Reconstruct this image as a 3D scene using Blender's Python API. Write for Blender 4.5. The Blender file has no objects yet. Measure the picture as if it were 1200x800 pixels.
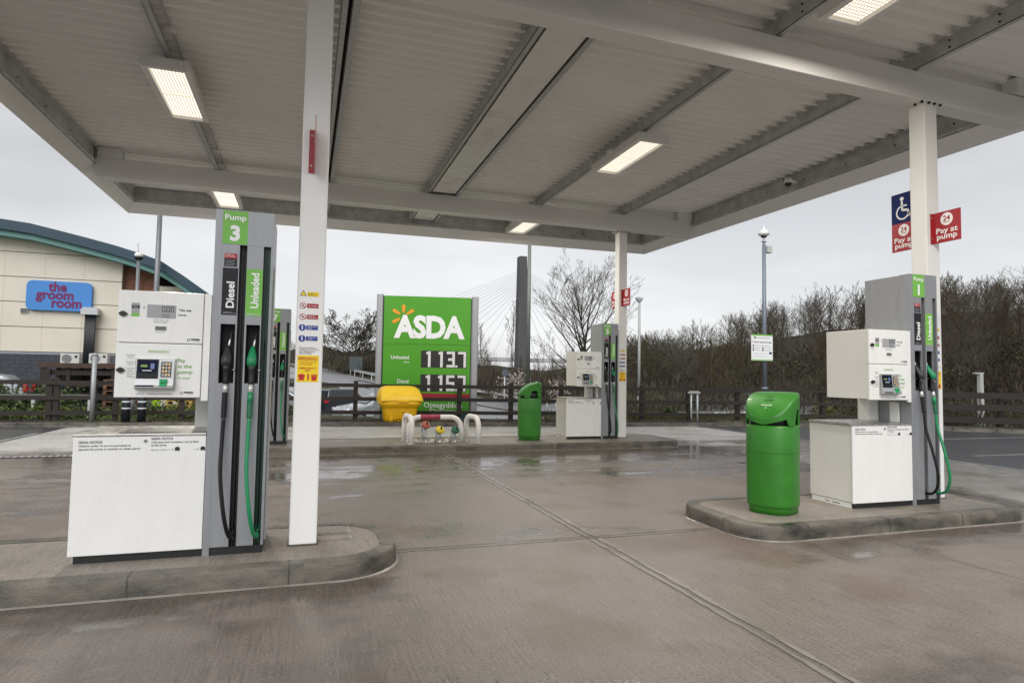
import bpy, bmesh, math, random
import numpy as np
from mathutils import Vector, Matrix
R = math.radians
random.seed(7)
SC = bpy.context.scene
COL = SC.collection

# ------------------------------------------------------------------ camera
FPX, YAW, PITCH, ROLL = 738.978, 0.31637, 0.05556, 0.01576
EYE = Vector((0, 0, 1.5))
CF = Vector((math.sin(YAW)*math.cos(PITCH), math.cos(YAW)*math.cos(PITCH), math.sin(PITCH)))
_r = Vector((math.cos(YAW), -math.sin(YAW), 0)); _u = _r.cross(CF)
CR = _r*math.cos(ROLL) + _u*math.sin(ROLL)
CU = -_r*math.sin(ROLL) + _u*math.cos(ROLL)
cam_d = bpy.data.cameras.new("camera"); cam = bpy.data.objects.new("camera", cam_d); COL.objects.link(cam)
m = Matrix((CR, CU, -CF)).transposed().to_4x4(); m.translation = EYE
cam.matrix_world = m
cam_d.sensor_width = 36; cam_d.lens = 36*FPX/1200; cam_d.clip_end = 4000; cam_d.clip_start = .05
SC.camera = cam

def at(u, v, Y):
    """the point of the place at depth-coordinate Y that the photograph shows at pixel (u, v)"""
    d = CF*FPX + CR*(u-600) - CU*(v-400)
    return EYE + d*(Y/d.y)

# ------------------------------------------------------------------ world, sun, exposure
SUN_EL, SUN_AZ = R(42), R(205)       # azimuth clockwise from +Y: behind the camera, to the left
w = bpy.data.worlds.new("World"); SC.world = w; w.use_nodes = True
nt = w.node_tree; nt.nodes.clear()
def N(t, **k):
    n = nt.nodes.new(t)
    for a, b in k.items(): setattr(n, a, b)
    return n
out = N('ShaderNodeOutputWorld'); bg = N('ShaderNodeBackground'); bg2 = N('ShaderNodeBackground')
sky = N('ShaderNodeTexSky', sky_type='NISHITA', sun_disc=False, sun_elevation=SUN_EL, sun_rotation=SUN_AZ)
hs = N('ShaderNodeHueSaturation'); hs.inputs['Saturation'].default_value = .12
nt.links.new(sky.outputs[0], hs.inputs['Color']); nt.links.new(hs.outputs[0], bg.inputs[0]); bg.inputs[1].default_value = .05
tc = N('ShaderNodeTexCoord'); mp = N('ShaderNodeMapping'); mp.inputs['Scale'].default_value = (1.3, 1.3, 4.5)
nz = N('ShaderNodeTexNoise'); nz.inputs['Scale'].default_value = 1.7; nz.inputs['Detail'].default_value = 5; nz.inputs['Roughness'].default_value = .5
rp = N('ShaderNodeValToRGB'); rp.color_ramp.elements[0].position = .36; rp.color_ramp.elements[1].position = .62
rp.color_ramp.elements[0].color = (.40, .41, .43, 1); rp.color_ramp.elements[1].color = (.64, .645, .655, 1)
nt.links.new(tc.outputs['Generated'], mp.inputs[0]); nt.links.new(mp.outputs[0], nz.inputs['Vector']); nt.links.new(nz.outputs[0], rp.inputs[0])
nt.links.new(rp.outputs[0], bg2.inputs[0]); bg2.inputs[1].default_value = .39
ad = N('ShaderNodeAddShader'); nt.links.new(bg.outputs[0], ad.inputs[0]); nt.links.new(bg2.outputs[0], ad.inputs[1])
nt.links.new(ad.outputs[0], out.inputs[0])

sd = bpy.data.lights.new("sun", 'SUN'); so = bpy.data.objects.new("sun", sd); COL.objects.link(so)
sd.energy = 1.38; sd.angle = R(50); sd.color = (1, .99, .98)
sv = Vector((math.sin(SUN_AZ)*math.cos(SUN_EL), math.cos(SUN_AZ)*math.cos(SUN_EL), math.sin(SUN_EL)))
so.rotation_euler = sv.to_track_quat('Z', 'Y').to_euler()
vs = SC.view_settings; vs.view_transform = 'Standard'; vs.look = 'None'; vs.gamma = 1; vs.use_curve_mapping = False
vs.exposure = 0.68
SC.cycles.max_bounces = 8; SC.cycles.diffuse_bounces = 5; SC.cycles.glossy_bounces = 4
SC.cycles.transparent_max_bounces = 6
SC.cycles.use_denoising = True
SC.cycles.sample_clamp_indirect = 6

# ------------------------------------------------------------------ materials
MATS = {}
def mat(name, col, rough=.5, metal=0, noise=0, nscale=8, bump=0, bscale=60, emis=None, estr=0, spec=.5, coat=0, rvar=0, stretch=None, col2=None, detail=5, trans=0):
    if name in MATS: return MATS[name]
    m = bpy.data.materials.new(name); m.use_nodes = True
    t = m.node_tree; b = t.nodes['Principled BSDF']
    c = tuple(col)+(1,)
    b.inputs['Base Color'].default_value = c; b.inputs['Roughness'].default_value = rough
    b.inputs['Metallic'].default_value = metal
    b.inputs['Specular IOR Level'].default_value = spec; b.inputs['Coat Weight'].default_value = coat
    if trans: b.inputs['Transmission Weight'].default_value = trans
    if emis: b.inputs['Emission Color'].default_value = tuple(emis)+(1,); b.inputs['Emission Strength'].default_value = estr
    tc = t.nodes.new('ShaderNodeTexCoord'); mp = t.nodes.new('ShaderNodeMapping')
    t.links.new(tc.outputs['Object'], mp.inputs[0])
    if stretch: mp.inputs['Scale'].default_value = stretch
    if noise or rvar or col2:
        n = t.nodes.new('ShaderNodeTexNoise'); n.inputs['Scale'].default_value = nscale; n.inputs['Detail'].default_value = detail
        n.inputs['Roughness'].default_value = .62
        t.links.new(mp.outputs[0], n.inputs['Vector'])
        r = t.nodes.new('ShaderNodeValToRGB'); r.color_ramp.elements[0].position = .3; r.color_ramp.elements[1].position = .7
        a = tuple(x*(1-noise) for x in col)+(1,); d = (tuple(col2)+(1,)) if col2 else tuple(min(1, x*(1+noise)) for x in col)+(1,)
        r.color_ramp.elements[0].color = a; r.color_ramp.elements[1].color = d
        t.links.new(n.outputs[0], r.inputs[0]); t.links.new(r.outputs[0], b.inputs['Base Color'])
        if rvar:
            mr = t.nodes.new('ShaderNodeMapRange'); mr.inputs[3].default_value = max(.02, rough-rvar); mr.inputs[4].default_value = min(1, rough+rvar)
            mr.inputs[1].default_value = .3; mr.inputs[2].default_value = .7
            t.links.new(n.outputs[0], mr.inputs[0]); t.links.new(mr.outputs[0], b.inputs['Roughness'])
    if bump:
        n2 = t.nodes.new('ShaderNodeTexNoise'); n2.inputs['Scale'].default_value = bscale; n2.inputs['Detail'].default_value = 4
        t.links.new(mp.outputs[0], n2.inputs['Vector'])
        bp = t.nodes.new('ShaderNodeBump'); bp.inputs['Strength'].default_value = bump; bp.inputs['Distance'].default_value = .01
        t.links.new(n2.outputs[0], bp.inputs['Height']); t.links.new(bp.outputs[0], b.inputs['Normal'])
    MATS[name] = m; return m

WHITE = mat('white painted steel', (.80, .795, .775), .35, noise=.02, nscale=1.2, rvar=.06, detail=2)
PUMPW = mat('white pump panel', (.78, .78, .76), .28, noise=.03, nscale=2.2, rvar=.05, coat=.2, detail=6, stretch=(2.5, 2.5, .8))
SILVER = mat('silver grey pump casing', (.29, .30, .32), .38, metal=.35, noise=.07, nscale=4, rvar=.08, stretch=(3, 3, .5))
STEEL = mat('brushed stainless steel', (.5, .49, .46), .3, metal=.9, noise=.12, nscale=12, rvar=.14)
GALV = mat('galvanised steel', (.48, .50, .51), .5, metal=.3, noise=.16, nscale=14, rvar=.12)
GALVD = mat('dull galvanised purlin', (.52, .53, .52), .5, metal=.2, noise=.22, nscale=5, rvar=.1)
BLACK = mat('black plastic', (.012, .012, .013), .45, noise=.2, nscale=9)
BLKR = mat('black hose rubber', (.008, .008, .008), .45, spec=.3)
DARK = mat('dark recess', (.008, .009, .010), .6)
DGREEN = mat('dark green channel', (.006, .035, .018), .35)
GREEN = mat('green label', (.17, .46, .065), .5)
HGREEN = mat('green hose rubber', (.01, .22, .085), .35)
BGREEN = mat('green bin plastic', (.026, .185, .012), .42, noise=.13, nscale=5, rvar=.12, coat=.08, detail=10)
SGREEN = mat('green sign panel', (.07, .32, .012), .4, noise=.03, nscale=1.5)
TXTW = mat('white lettering', (.85, .85, .85), .5)
TXTK = mat('black lettering', (.02, .02, .022), .5)
TXTG = mat('green lettering', (.13, .36, .05), .5)
TXTR = mat('red lettering', (.5, .02, .015), .5)
RED = mat('red sign enamel', (.36, .018, .028), .4, noise=.06, nscale=6)
NAVY = mat('navy sign enamel', (.006, .014, .10), .6, spec=.2)
YEL = mat('yellow notice', (.85, .62, .01), .5)
YBIN = mat('yellow grit bin plastic', (.92, .52, .010), .38, noise=.06, nscale=4, rvar=.06)
ORNG = mat('orange petals', (.80, .32, .01), .5)
GREYL = mat('grey lcd', (.33, .34, .35), .25)
LABELD = mat('charcoal label', (.013, .014, .017), .5, spec=.3)
BLUE = mat('sky blue sign', (.05, .23, .60), .4)
MAG = mat('magenta lettering', (.16, .005, .09), .5)
SBLUE = mat('blue safety sticker', (.02, .05, .28), .5)

# wet brushed concrete --------------------------------------------------
def concrete(name, dry, wet, canopy_dry=True, grain=1.0, axis='Y', rlo=.10, rhi=.42, pale_sheen=None, stainc=(.74, .66, .58), spec=.55):
    m = bpy.data.materials.new(name); m.use_nodes = True
    t = m.node_tree; b = t.nodes['Principled BSDF']; L = t.links.new
    def nd(k, **kw):
        n = t.nodes.new(k)
        for a, c in kw.items(): setattr(n, a, c)
        return n
    tc = nd('ShaderNodeTexCoord')
    def noise(scale, sc=(1, 1, 1), detail=5, rough=.6):
        mp = nd('ShaderNodeMapping'); mp.inputs['Scale'].default_value = sc; L(tc.outputs['Object'], mp.inputs[0])
        n = nd('ShaderNodeTexNoise'); n.inputs['Scale'].default_value = scale; n.inputs['Detail'].default_value = detail; n.inputs['Roughness'].default_value = rough
        L(mp.outputs[0], n.inputs['Vector']); return n.outputs[0]
    def mr(x, a, b_, c=0, d=1, sm=True):
        n = nd('ShaderNodeMapRange'); n.inputs[1].default_value = a; n.inputs[2].default_value = b_; n.inputs[3].default_value = c; n.inputs[4].default_value = d
        if sm: n.interpolation_type = 'SMOOTHSTEP'
        L(x, n.inputs[0]); return n.outputs[0]
    def mth(op, a, b_):
        n = nd('ShaderNodeMath', operation=op)
        for i, q in enumerate((a, b_)):
            if isinstance(q, (int, float)): n.inputs[i].default_value = q
            else: L(q, n.inputs[i])
        return n.outputs[0]
    big = noise(.32, (.55, 1.5, 1), 4)
    mid = noise(1.6, (1, 1.4, 1), 6)
    fine = noise(55, (1, 1, 1), 3, .7)
    streak = noise(30, (1.7, .09, 1) if axis == 'Y' else (.10, 1.5, 1), 4, .7)
    comb = mth('ADD', mth('MULTIPLY', big, .62), mth('MULTIPLY', mid, .38))
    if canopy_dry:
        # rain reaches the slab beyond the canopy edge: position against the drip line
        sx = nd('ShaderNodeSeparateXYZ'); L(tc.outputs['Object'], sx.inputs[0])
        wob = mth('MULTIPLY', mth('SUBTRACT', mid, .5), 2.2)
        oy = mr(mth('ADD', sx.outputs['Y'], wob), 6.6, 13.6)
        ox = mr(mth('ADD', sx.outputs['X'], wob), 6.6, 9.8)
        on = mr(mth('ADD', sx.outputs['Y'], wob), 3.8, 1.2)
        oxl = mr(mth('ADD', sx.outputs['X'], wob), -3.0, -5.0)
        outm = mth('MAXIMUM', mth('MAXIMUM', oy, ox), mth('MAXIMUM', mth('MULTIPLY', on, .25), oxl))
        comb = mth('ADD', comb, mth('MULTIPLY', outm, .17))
        gut = mth('MULTIPLY', mr(mth('ADD', sx.outputs['Y'], mth('MULTIPLY', mth('SUBTRACT', mid, .5), .5)), 4.15, 4.5), mr(sx.outputs['Y'], 4.86, 4.80))
        gut = mth('MULTIPLY', gut, mth('MAXIMUM', mr(sx.outputs['X'], 1.0, .5), mth('MULTIPLY', mr(sx.outputs['X'], 3.7, 4.6), .55)))
        gut2 = mth('MULTIPLY', mr(mth('ADD', sx.outputs['Y'], mth('MULTIPLY', mth('SUBTRACT', mid, .5), .8)), 11.3, 11.9), mr(sx.outputs['Y'], 12.3, 12.2))
        pudl = mth('MULTIPLY', mr(mth('ADD', sx.outputs['X'], mth('MULTIPLY', mid, .8)), -.9, -1.3), mr(mth('ADD', sx.outputs['Y'], mid), 4.4, 4.1))
        comb = mth('ADD', comb, mth('MULTIPLY', mth('MAXIMUM', gut, gut2), .12))
        comb = mth('ADD', comb, mth('MULTIPLY', pudl, .15))
    if not canopy_dry: outm = None
    wetm = mr(comb, .50, .60)
    pud = mr(comb, .575, .635)
    mixc = nd('ShaderNodeMix', data_type='RGBA'); L(wetm, mixc.inputs[0])
    mixc.inputs[6].default_value = tuple(dry)+(1,); mixc.inputs[7].default_value = tuple(wet)+(1,)
    hsv = nd('ShaderNodeHueSaturation'); L(mixc.outputs[2], hsv.inputs['Color'])
    if pale_sheen:
        # pale concrete at the far and right sides, sky sheen painted into its colour
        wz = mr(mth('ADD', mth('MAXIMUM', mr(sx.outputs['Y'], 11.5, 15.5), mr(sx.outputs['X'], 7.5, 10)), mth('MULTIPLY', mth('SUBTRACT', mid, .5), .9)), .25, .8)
        mw = nd('ShaderNodeMix', data_type='RGBA'); L(wz, mw.inputs[0]); L(mixc.outputs[2], mw.inputs[6]); mw.inputs[7].default_value = tuple(pale_sheen)+(1,); L(mw.outputs[2], hsv.inputs['Color'])
    fine2 = noise(140, (1, 1, 1), 2, .8)
    v = mth('ADD', mth('MULTIPLY', mid, .5), mth('ADD', mth('MULTIPLY', mr(mth('ADD', mth('MULTIPLY', fine, .5), mth('MULTIPLY', fine2, .5)), .38, .62, 0, 1, False), .66*grain), mth('MULTIPLY', mr(streak, .36, .64, 0, 1, False), .26*grain)))
    L(mr(v, .28, 1.10, .46, 1.50, False), hsv.inputs['Value'])
    stain = noise(.9, (1, 1, 1), 3, .5)
    mx2 = nd('ShaderNodeMix', data_type='RGBA', blend_type='MULTIPLY'); L(mr(stain, .50, .66, 0, .8), mx2.inputs[0]); L(hsv.outputs[0], mx2.inputs[6]); mx2.inputs[7].default_value = tuple(stainc)+(1,)
    L(mx2.outputs[2], b.inputs['Base Color'])
    ro = mth('ADD', mr(wetm, 0, 1, rhi, (rlo+rhi)*.5), mth('MULTIPLY', mth('SUBTRACT', streak, .5), .25))
    ro = mth('SUBTRACT', ro, mth('MULTIPLY', pud, (rhi-rlo)*.5))
    if pale_sheen: ro = mth('MAXIMUM', ro, mr(mth('ADD', sx.outputs['Y'], mid), 13.4, 14.6, 0, .55))
    ro = mth('MAXIMUM', ro, .05)
    L(ro, b.inputs['Roughness'])
    b.inputs['Specular IOR Level'].default_value = spec
    bp = nd('ShaderNodeBump'); bp.inputs['Distance'].default_value = .004
    L(mth('MULTIPLY', mr(pud, 0, 1, 1.0, .12), grain), bp.inputs['Strength'])
    L(mth('ADD', mth('MULTIPLY', streak, .9), mth('MULTIPLY', fine, .6)), bp.inputs['Height']); L(bp.outputs[0], b.inputs['Normal'])
    return m
CONC = concrete('brushed wet concrete', (.172, .143, .125), (.100, .082, .071), rlo=.12, rhi=.46, pale_sheen=(.44, .43, .41), spec=.7)
CONCI = concrete('island concrete', (.25, .22, .19), (.16, .138, .118), canopy_dry=False, grain=.8, rlo=.28, rhi=.55)
KERB = mat('weathered kerb concrete', (.040, .036, .029), .40, noise=.5, nscale=2.6, rvar=.22, bump=.8, bscale=70, col2=(.19, .17, .138), detail=14, stretch=(1, 1, 2.4))
ASPH = concrete('wet asphalt', (.055, .057, .062), (.035, .037, .041), grain=.8, rlo=.3, rhi=.5, stainc=(.8, .8, .82))
ROADM = mat('wet road tarmac', (.24, .24, .25), .4, noise=.08, nscale=.25, rvar=.08)
JOINT = mat('dark joint sealant', (.045, .04, .035), .5, noise=.4, nscale=6)
PALE = mat('pale concrete strip', (.225, .203, .178), .3, noise=.25, nscale=4, rvar=.15)
LINEM = mat('worn white road paint', (.26, .26, .26), .5, noise=.5, nscale=5)
SOIL = mat('dark mulch', (.035, .026, .02), .9, noise=.6, nscale=12, bump=1, bscale=30)
GRASSM = mat('rough winter grass', (.045, .055, .018), .95, noise=.5, nscale=1.2, col2=(.10, .10, .045), detail=10, bump=1, bscale=25)
BANK = mat('brown wooded bank', (.030, .023, .018), 1, noise=.5, nscale=.6, detail=14, col2=(.07, .055, .04), spec=.1)
WOOD = mat('dark stained timber', (.020, .014, .011), .7, noise=.4, nscale=5, stretch=(1, 1, 6), bump=.3, bscale=30)
BARK = mat('grey brown bark', (.060, .050, .042), .9, noise=.35, nscale=3, spec=.15)
TWIG = mat('brown twigs', (.082, .064, .054), .95, noise=.3, nscale=.12, col2=(.104, .096, .068), spec=.1)
TWIGR = mat('reddish brown twigs', (.085, .065, .052), .95, noise=.3, nscale=.3, spec=.1)
TWIGP = mat('pale grey twigs', (.13, .12, .105), .95, noise=.3, nscale=.3, spec=.1)
TWIGG = mat('ochre green twigs', (.075, .060, .028), .95, noise=.3, nscale=.3, spec=.1)
LEAF = mat('evergreen leaves', (.035, .055, .014), .7, noise=.4, nscale=2, col2=(.085, .12, .03))
LEAFD = mat('dark hedge leaves', (.030, .034, .014), .8, noise=.4, nscale=2, col2=(.075, .06, .03))
BLOS = mat('pale blossom', (.36, .31, .28), .8)

# ------------------------------------------------------------------ mesh helpers
def tag(o, label=None, cat=None, group=None, kind=None):
    if label: o['label'] = label
    if cat: o['category'] = cat
    if group: o['group'] = group
    if kind: o['kind'] = kind
    return o
def empty(name, loc=(0, 0, 0), rz=0, label=None, cat=None, group=None, scale=1):
    o = bpy.data.objects.new(name, None); COL.objects.link(o); o.location = loc; o.rotation_euler = (0, 0, rz); o.empty_display_size = .2
    o.scale = (scale,)*3
    return tag(o, label, cat, group)
class MB:
    def __init__(s): s.v = []; s.f = []; s.m = []; s.mats = []; s.sm = []
    def mi(s, m):
        if m not in s.mats: s.mats.append(m)
        return s.mats.index(m)
    def add(s, vs, fs, m, smooth=False):
        k = len(s.v); s.v += [tuple(p) for p in vs]; i = s.mi(m)
        for f in fs: s.f.append(tuple(k+q for q in f)); s.m.append(i); s.sm.append(smooth)
        return s
    def box(s, x0, y0, z0, x1, y1, z1, m):
        v = [(x, y, z) for z in (z0, z1) for y in (y0, y1) for x in (x0, x1)]
        return s.add(v, [(0, 2, 3, 1), (4, 5, 7, 6), (0, 1, 5, 4), (2, 6, 7, 3), (0, 4, 6, 2), (1, 3, 7, 5)], m)
    def prism(s, poly, a, b, m, axis='z', smooth=False):
        """poly (p,q) extruded from a to b; axis z: (x,y); y: (x,z); x: (y,z)"""
        def P(p, t): return {'z': (p[0], p[1], t), 'y': (p[0], t, p[1]), 'x': (t, p[0], p[1])}[axis]
        n = len(poly); v = [P(p, a) for p in poly]+[P(p, b) for p in poly]
        ar = sum(poly[i][0]*poly[(i+1) % n][1]-poly[(i+1) % n][0]*poly[i][1] for i in range(n))
        flip = (ar < 0) != (axis == 'y') != (b < a)
        f = [tuple(range(n))[::-1], tuple(range(n, 2*n))]; g = [(i, (i+1) % n, n+(i+1) % n, n+i) for i in range(n)]
        if flip: f = [q[::-1] for q in f]; g = [q[::-1] for q in g]
        s.add(v, f, m); k = len(s.v)-2*n; i = s.mi(m)
        for q in g: s.f.append(tuple(k+x for x in q)); s.m.append(i); s.sm.append(smooth)
        return s
    def tube(s, pts, r, m, n=8, cap=True, smooth=True):
        pts = [Vector(p) for p in pts]; rr = r if isinstance(r, (list, tuple)) else [r]*len(pts)
        vs = []; up = None
        for i, p in enumerate(pts):
            t = (pts[min(i+1, len(pts)-1)]-pts[max(i-1, 0)]).normalized()
            if up is None: up = t.orthogonal().normalized()
            up = (up-t*up.dot(t))
            up = up.normalized() if up.length > 1e-6 else t.orthogonal().normalized()
            w_ = t.cross(up)
            for k in range(n):
                a = 2*math.pi*k/n; vs.append(p+(up*math.cos(a)+w_*math.sin(a))*rr[i])
        fs = [(i*n+k, i*n+(k+1) % n, (i+1)*n+(k+1) % n, (i+1)*n+k) for i in range(len(pts)-1) for k in range(n)]
        if cap: fs += [tuple(range(n))[::-1], tuple(range((len(pts)-1)*n, len(pts)*n))]
        return s.add(vs, fs, m, smooth)
    def disc(s, c, nrm, r, m, n=20, th=.002, r2=None):
        c = Vector(c); nrm = Vector(nrm).normalized()
        if r2 is None: return s.tube([c, c+nrm*th], r, m, n, smooth=False)
        a = nrm.orthogonal().normalized(); b = nrm.cross(a); vs = []
        for k in range(n):
            t = 2*math.pi*k/n; d = a*math.cos(t)+b*math.sin(t); vs += [c+d*r+nrm*th, c+d*r2+nrm*th]
        return s.add(vs, [(2*k, (2*k+2) % (2*n), (2*k+3) % (2*n), 2*k+1) for k in range(n)], m)
    def rings(s, rings, m, cap=True, smooth=True):
        n = len(rings[0]); vs = [p for r_ in rings for p in r_]
        fs = [(i*n+k, i*n+(k+1) % n, (i+1)*n+(k+1) % n, (i+1)*n+k) for i in range(len(rings)-1) for k in range(n)]
        if cap: fs += [tuple(range(n))[::-1], tuple(range((len(rings)-1)*n, len(rings)*n))]
        return s.add(vs, fs, m, smooth)
    def build(s, name, parent=None, bevel=0, seg=2, label=None, cat=None, group=None, kind=None, loc=None):
        me = bpy.data.meshes.new(name); me.from_pydata(s.v, [], s.f); me.update()
        for m in s.mats: me.materials.append(m)
        me.polygons.foreach_set('material_index', s.m); me.polygons.foreach_set('use_smooth', s.sm)
        o = bpy.data.objects.new(name, me); COL.objects.link(o)
        if parent: o.parent = parent
        if loc: o.location = loc
        if bevel:
            b = o.modifiers.new('bevel', 'BEVEL'); b.width = bevel; b.segments = seg; b.limit_method = 'ANGLE'; b.angle_limit = R(40); b.harden_normals = False
        return tag(o, label, cat, group, kind)
def box(name, x0, y0, z0, x1, y1, z1, m, parent=None, bevel=0, **k):
    return MB().box(x0, y0, z0, x1, y1, z1, m).build(name, parent, bevel, **k)

_tc = {}
def text_geo(s, bold, spacing=1.0):
    key = (s, bold, spacing)
    if key in _tc: return _tc[key]
    c = bpy.data.curves.new('t', 'FONT'); c.body = s; c.size = 1; c.offset = bold; c.extrude = 0; c.resolution_u = 3; c.space_character = spacing; c.space_line = .95
    o = bpy.data.objects.new('t', c); COL.objects.link(o)
    me = o.to_mesh(); vs = [tuple(v.co) for v in me.vertices]; fs = [tuple(p.vertices) for p in me.polygons]
    o.to_mesh_clear(); bpy.data.objects.remove(o); bpy.data.curves.remove(c)
    _tc[key] = (vs, fs); return vs, fs
def text(mb, s, org, size, m, xd=(1, 0, 0), up=(0, 0, 1), bold=.0, align='L', fit=None, off=.0015, spacing=1.0, yfit=None):
    """lay the letters of s flat on a surface: org = left/centre of the baseline"""
    vs, fs = text_geo(s, bold, spacing)
    if not vs: return
    xs = [v[0] for v in vs]; x0, x1 = min(xs), max(xs); k = size; sx = size
    if fit: sx = fit/(x1-x0)
    ox = -x0*sx if align == 'L' else (-(x0+x1)/2*sx if align == 'C' else -x1*sx)
    X = Vector(xd); U = Vector(up); Nn = X.cross(U).normalized(); o = Vector(org)+Nn*off
    mb.add([o+X*(v[0]*sx+ox)+U*(v[1]*k) for v in vs], fs, m)
def quad(mb, org, wd, ht, m, xd=(1, 0, 0), up=(0, 0, 1), off=.001, th=.0):
    X = Vector(xd); U = Vector(up); Nn = X.cross(U).normalized(); o = Vector(org)+Nn*off
    if th:
        b = o; vs = [b, b+X*wd, b+X*wd+U*ht, b+U*ht]; vs += [p+Nn*th for p in vs]
        mb.add(vs, [(0, 3, 2, 1), (4, 5, 6, 7), (0, 1, 5, 4), (1, 2, 6, 5), (2, 3, 7, 6), (3, 0, 4, 7)], m)
    else: mb.add([o, o+X*wd, o+X*wd+U*ht, o+U*ht], [(0, 1, 2, 3)], m)

def kids(o): return [c for c in bpy.data.objects if c.parent == o]
def copy_tree(o, parent=None):
    c = o.copy(); COL.objects.link(c)
    if parent: c.parent = parent
    for k in kids(o): copy_tree(k, c)
    return c

# ================================================================== GROUND
KL = [(-40, 22.5), (-12, 19.9), (-7.3, 19.5), (.6, 18.75), (5.3, 18.15), (9.7, 17.6), (13.8, 17.25), (17, 16.2), (19.6, 14.7), (21.2, 13.4), (24, 10), (27, 4), (30, -15)]
def kerb_y(x):
    for (a, b), (c, d) in zip(KL, KL[1:]):
        if a <= x <= c: return b+(d-b)*(x-a)/(c-a)
    return KL[0][1] if x < KL[0][0] else -15
# far plane that the road climbs on
A_, B_, C_ = at(440, 447, 64), at(375, 431, 98), at(648, 478, 44)
Mx = np.array([[1, p.x, p.y] for p in (A_, B_, C_)]); PL = np.linalg.solve(Mx, np.array([p.z for p in (A_, B_, C_)]))
def sst(a, b, x):
    t = min(1, max(0, (x-a)/(b-a))); return t*t*(3-2*t)
def fdist(x, y):
    """distance outward beyond the kerb line"""
    best = 1e9
    for (a, b), (c, d) in zip(KL, KL[1:]):
        vx, vy = c-a, d-b; t = max(0, min(1, ((x-a)*vx+(y-b)*vy)/(vx*vx+vy*vy)))
        best = min(best, math.hypot(x-a-t*vx, y-b-t*vy))
    return best
def inside(x, y): return y < kerb_y(x) and x < 30
def terr(x, y):
    if inside(x, y): return -.6
    d = fdist(x, y)
    z = .085-.95*sst(2.6, 9.5, d)*(1-.6*sst(-2, -9, x))
    pl = max(-1.25, PL[0]+PL[1]*x+PL[2]*y)
    if x < 34: z = z*(1-sst(37, 50, y))+pl*sst(37, 50, y)
    # wooded bank to the right of the road
    ang = x/max(y, .1)
    s = sst(.36, .62, ang)
    z = z*(1-s*sst(5, 12, d))+s*sst(5, 12, d)*(-.4+min(5.5, .13*max(0, d-8)))
    r_ = math.hypot(x, y)
    if y > 105 or r_ > 120: z = z*(1-sst(120, 170, r_))-1.5*sst(120, 170, r_)
    return min(z, 12)
def grid(name, x0, x1, y0, y1, nx, ny, zf, m, **k):
    mb = MB(); vs = [(x0+(x1-x0)*i/nx, y0+(y1-y0)*j/ny) for j in range(ny+1) for i in range(nx+1)]
    mb.add([(x, y, zf(x, y)) for x, y in vs], [(j*(nx+1)+i, j*(nx+1)+i+1, (j+1)*(nx+1)+i+1, (j+1)*(nx+1)+i) for j in range(ny) for i in range(nx)], m, True)
    return mb.build(name, **k)
box('ground', -1600, -1600, -2.4, 1600, 1600, -2.0, GRASSM, kind='structure')
def seamless_terrain():
    # terrain beyond the kerb: rows follow the kerb line outward so that the slab needs no hole
    offs = [0, .5, 1, 1.6, 2.2, 3, 4, 5, 6.2, 7.5, 9, 11, 13, 16, 19, 23, 27, 32, 38, 46, 56, 70, 90, 120, 160, 220, 320, 500]
    xs = [-40, -32, -26, -20, -16]+[-12+i*.75 for i in range(60)]
    pts = []
    for i, x in enumerate(xs):
        y = kerb_y(x); dx = sst(8, 33, x)*1.1-.25*sst(-6, -30, x)-.06
        d = Vector((dx*(1+0*i), 1)).normalized()
        pts.append((x, y, d))
    mb = MB(); n = len(xs); vs = []
    for o in offs:
        for x, y, d in pts:
            X, Y = x+d.x*o, y+d.y*o
            z = .085 if o < .3 else terr(X, Y)
            if o > .9: z += (math.sin(X*1.3)*math.cos(Y*1.1)+math.sin(X*.37+2))*.05
            vs.append((X, Y, z))
    mb.add(vs, [(j*n+i, j*n+i+1, (j+1)*n+i+1, (j+1)*n+i) for j in range(len(offs)-1) for i in range(n-1)], GRASSM, True)
    mb.build('terrain', kind='structure')
seamless_terrain()
# forecourt slab and the asphalt that surrounds it
grid('forecourt_floor', -5.85, 11.85, -20, 21.0, 4, 4, lambda x, y: 0, CONC, kind='structure')
def clipped_asphalt(name, x0, x1, n):
    mb = MB(); xs = [x0+(x1-x0)*i/n for i in range(n+1)]
    vs = [(x, -20, 0) for x in xs]+[(x, kerb_y(x), 0) for x in xs]
    mb.add(vs, [(i, i+1, n+1+i+1, n+1+i) for i in range(n)], ASPH); return mb.build(name, kind='structure')
# trim the slab to the kerb line by rebuilding it with the same outline
bpy.data.objects.remove(bpy.data.objects['forecourt_floor'])
def slab(name, x0, x1, n, m, z):
    mb = MB(); xs = [x0+(x1-x0)*i/n for i in range(n+1)]
    vs = [(x, -20, z) for x in xs]+[(x, kerb_y(x), z) for x in xs]
    mb.add(vs, [(i, i+1, n+1+i+1, n+1+i) for i in range(n)], m); return mb.build(name, kind='structure')
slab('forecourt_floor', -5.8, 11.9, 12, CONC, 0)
slab('asphalt_road', 11.9, 29.5, 24, ASPH, 0)
slab('asphalt_road', -39, -5.8, 12, ASPH, 0)
# white edge lines beside the slab and across the asphalt
mb = MB()
mb.box(11.95, -20, .001, 12.07, 17.1, .005, LINEM); mb.box(-5.98, -20, .001, -5.86, 17.6, .005, LINEM)
for y0 in (9.55, 12.6):
    mb.box(13.3, y0, .001, 22.5, y0+.06, .005, LINEM)
mb.build('road_markings', kind='structure')
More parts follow.
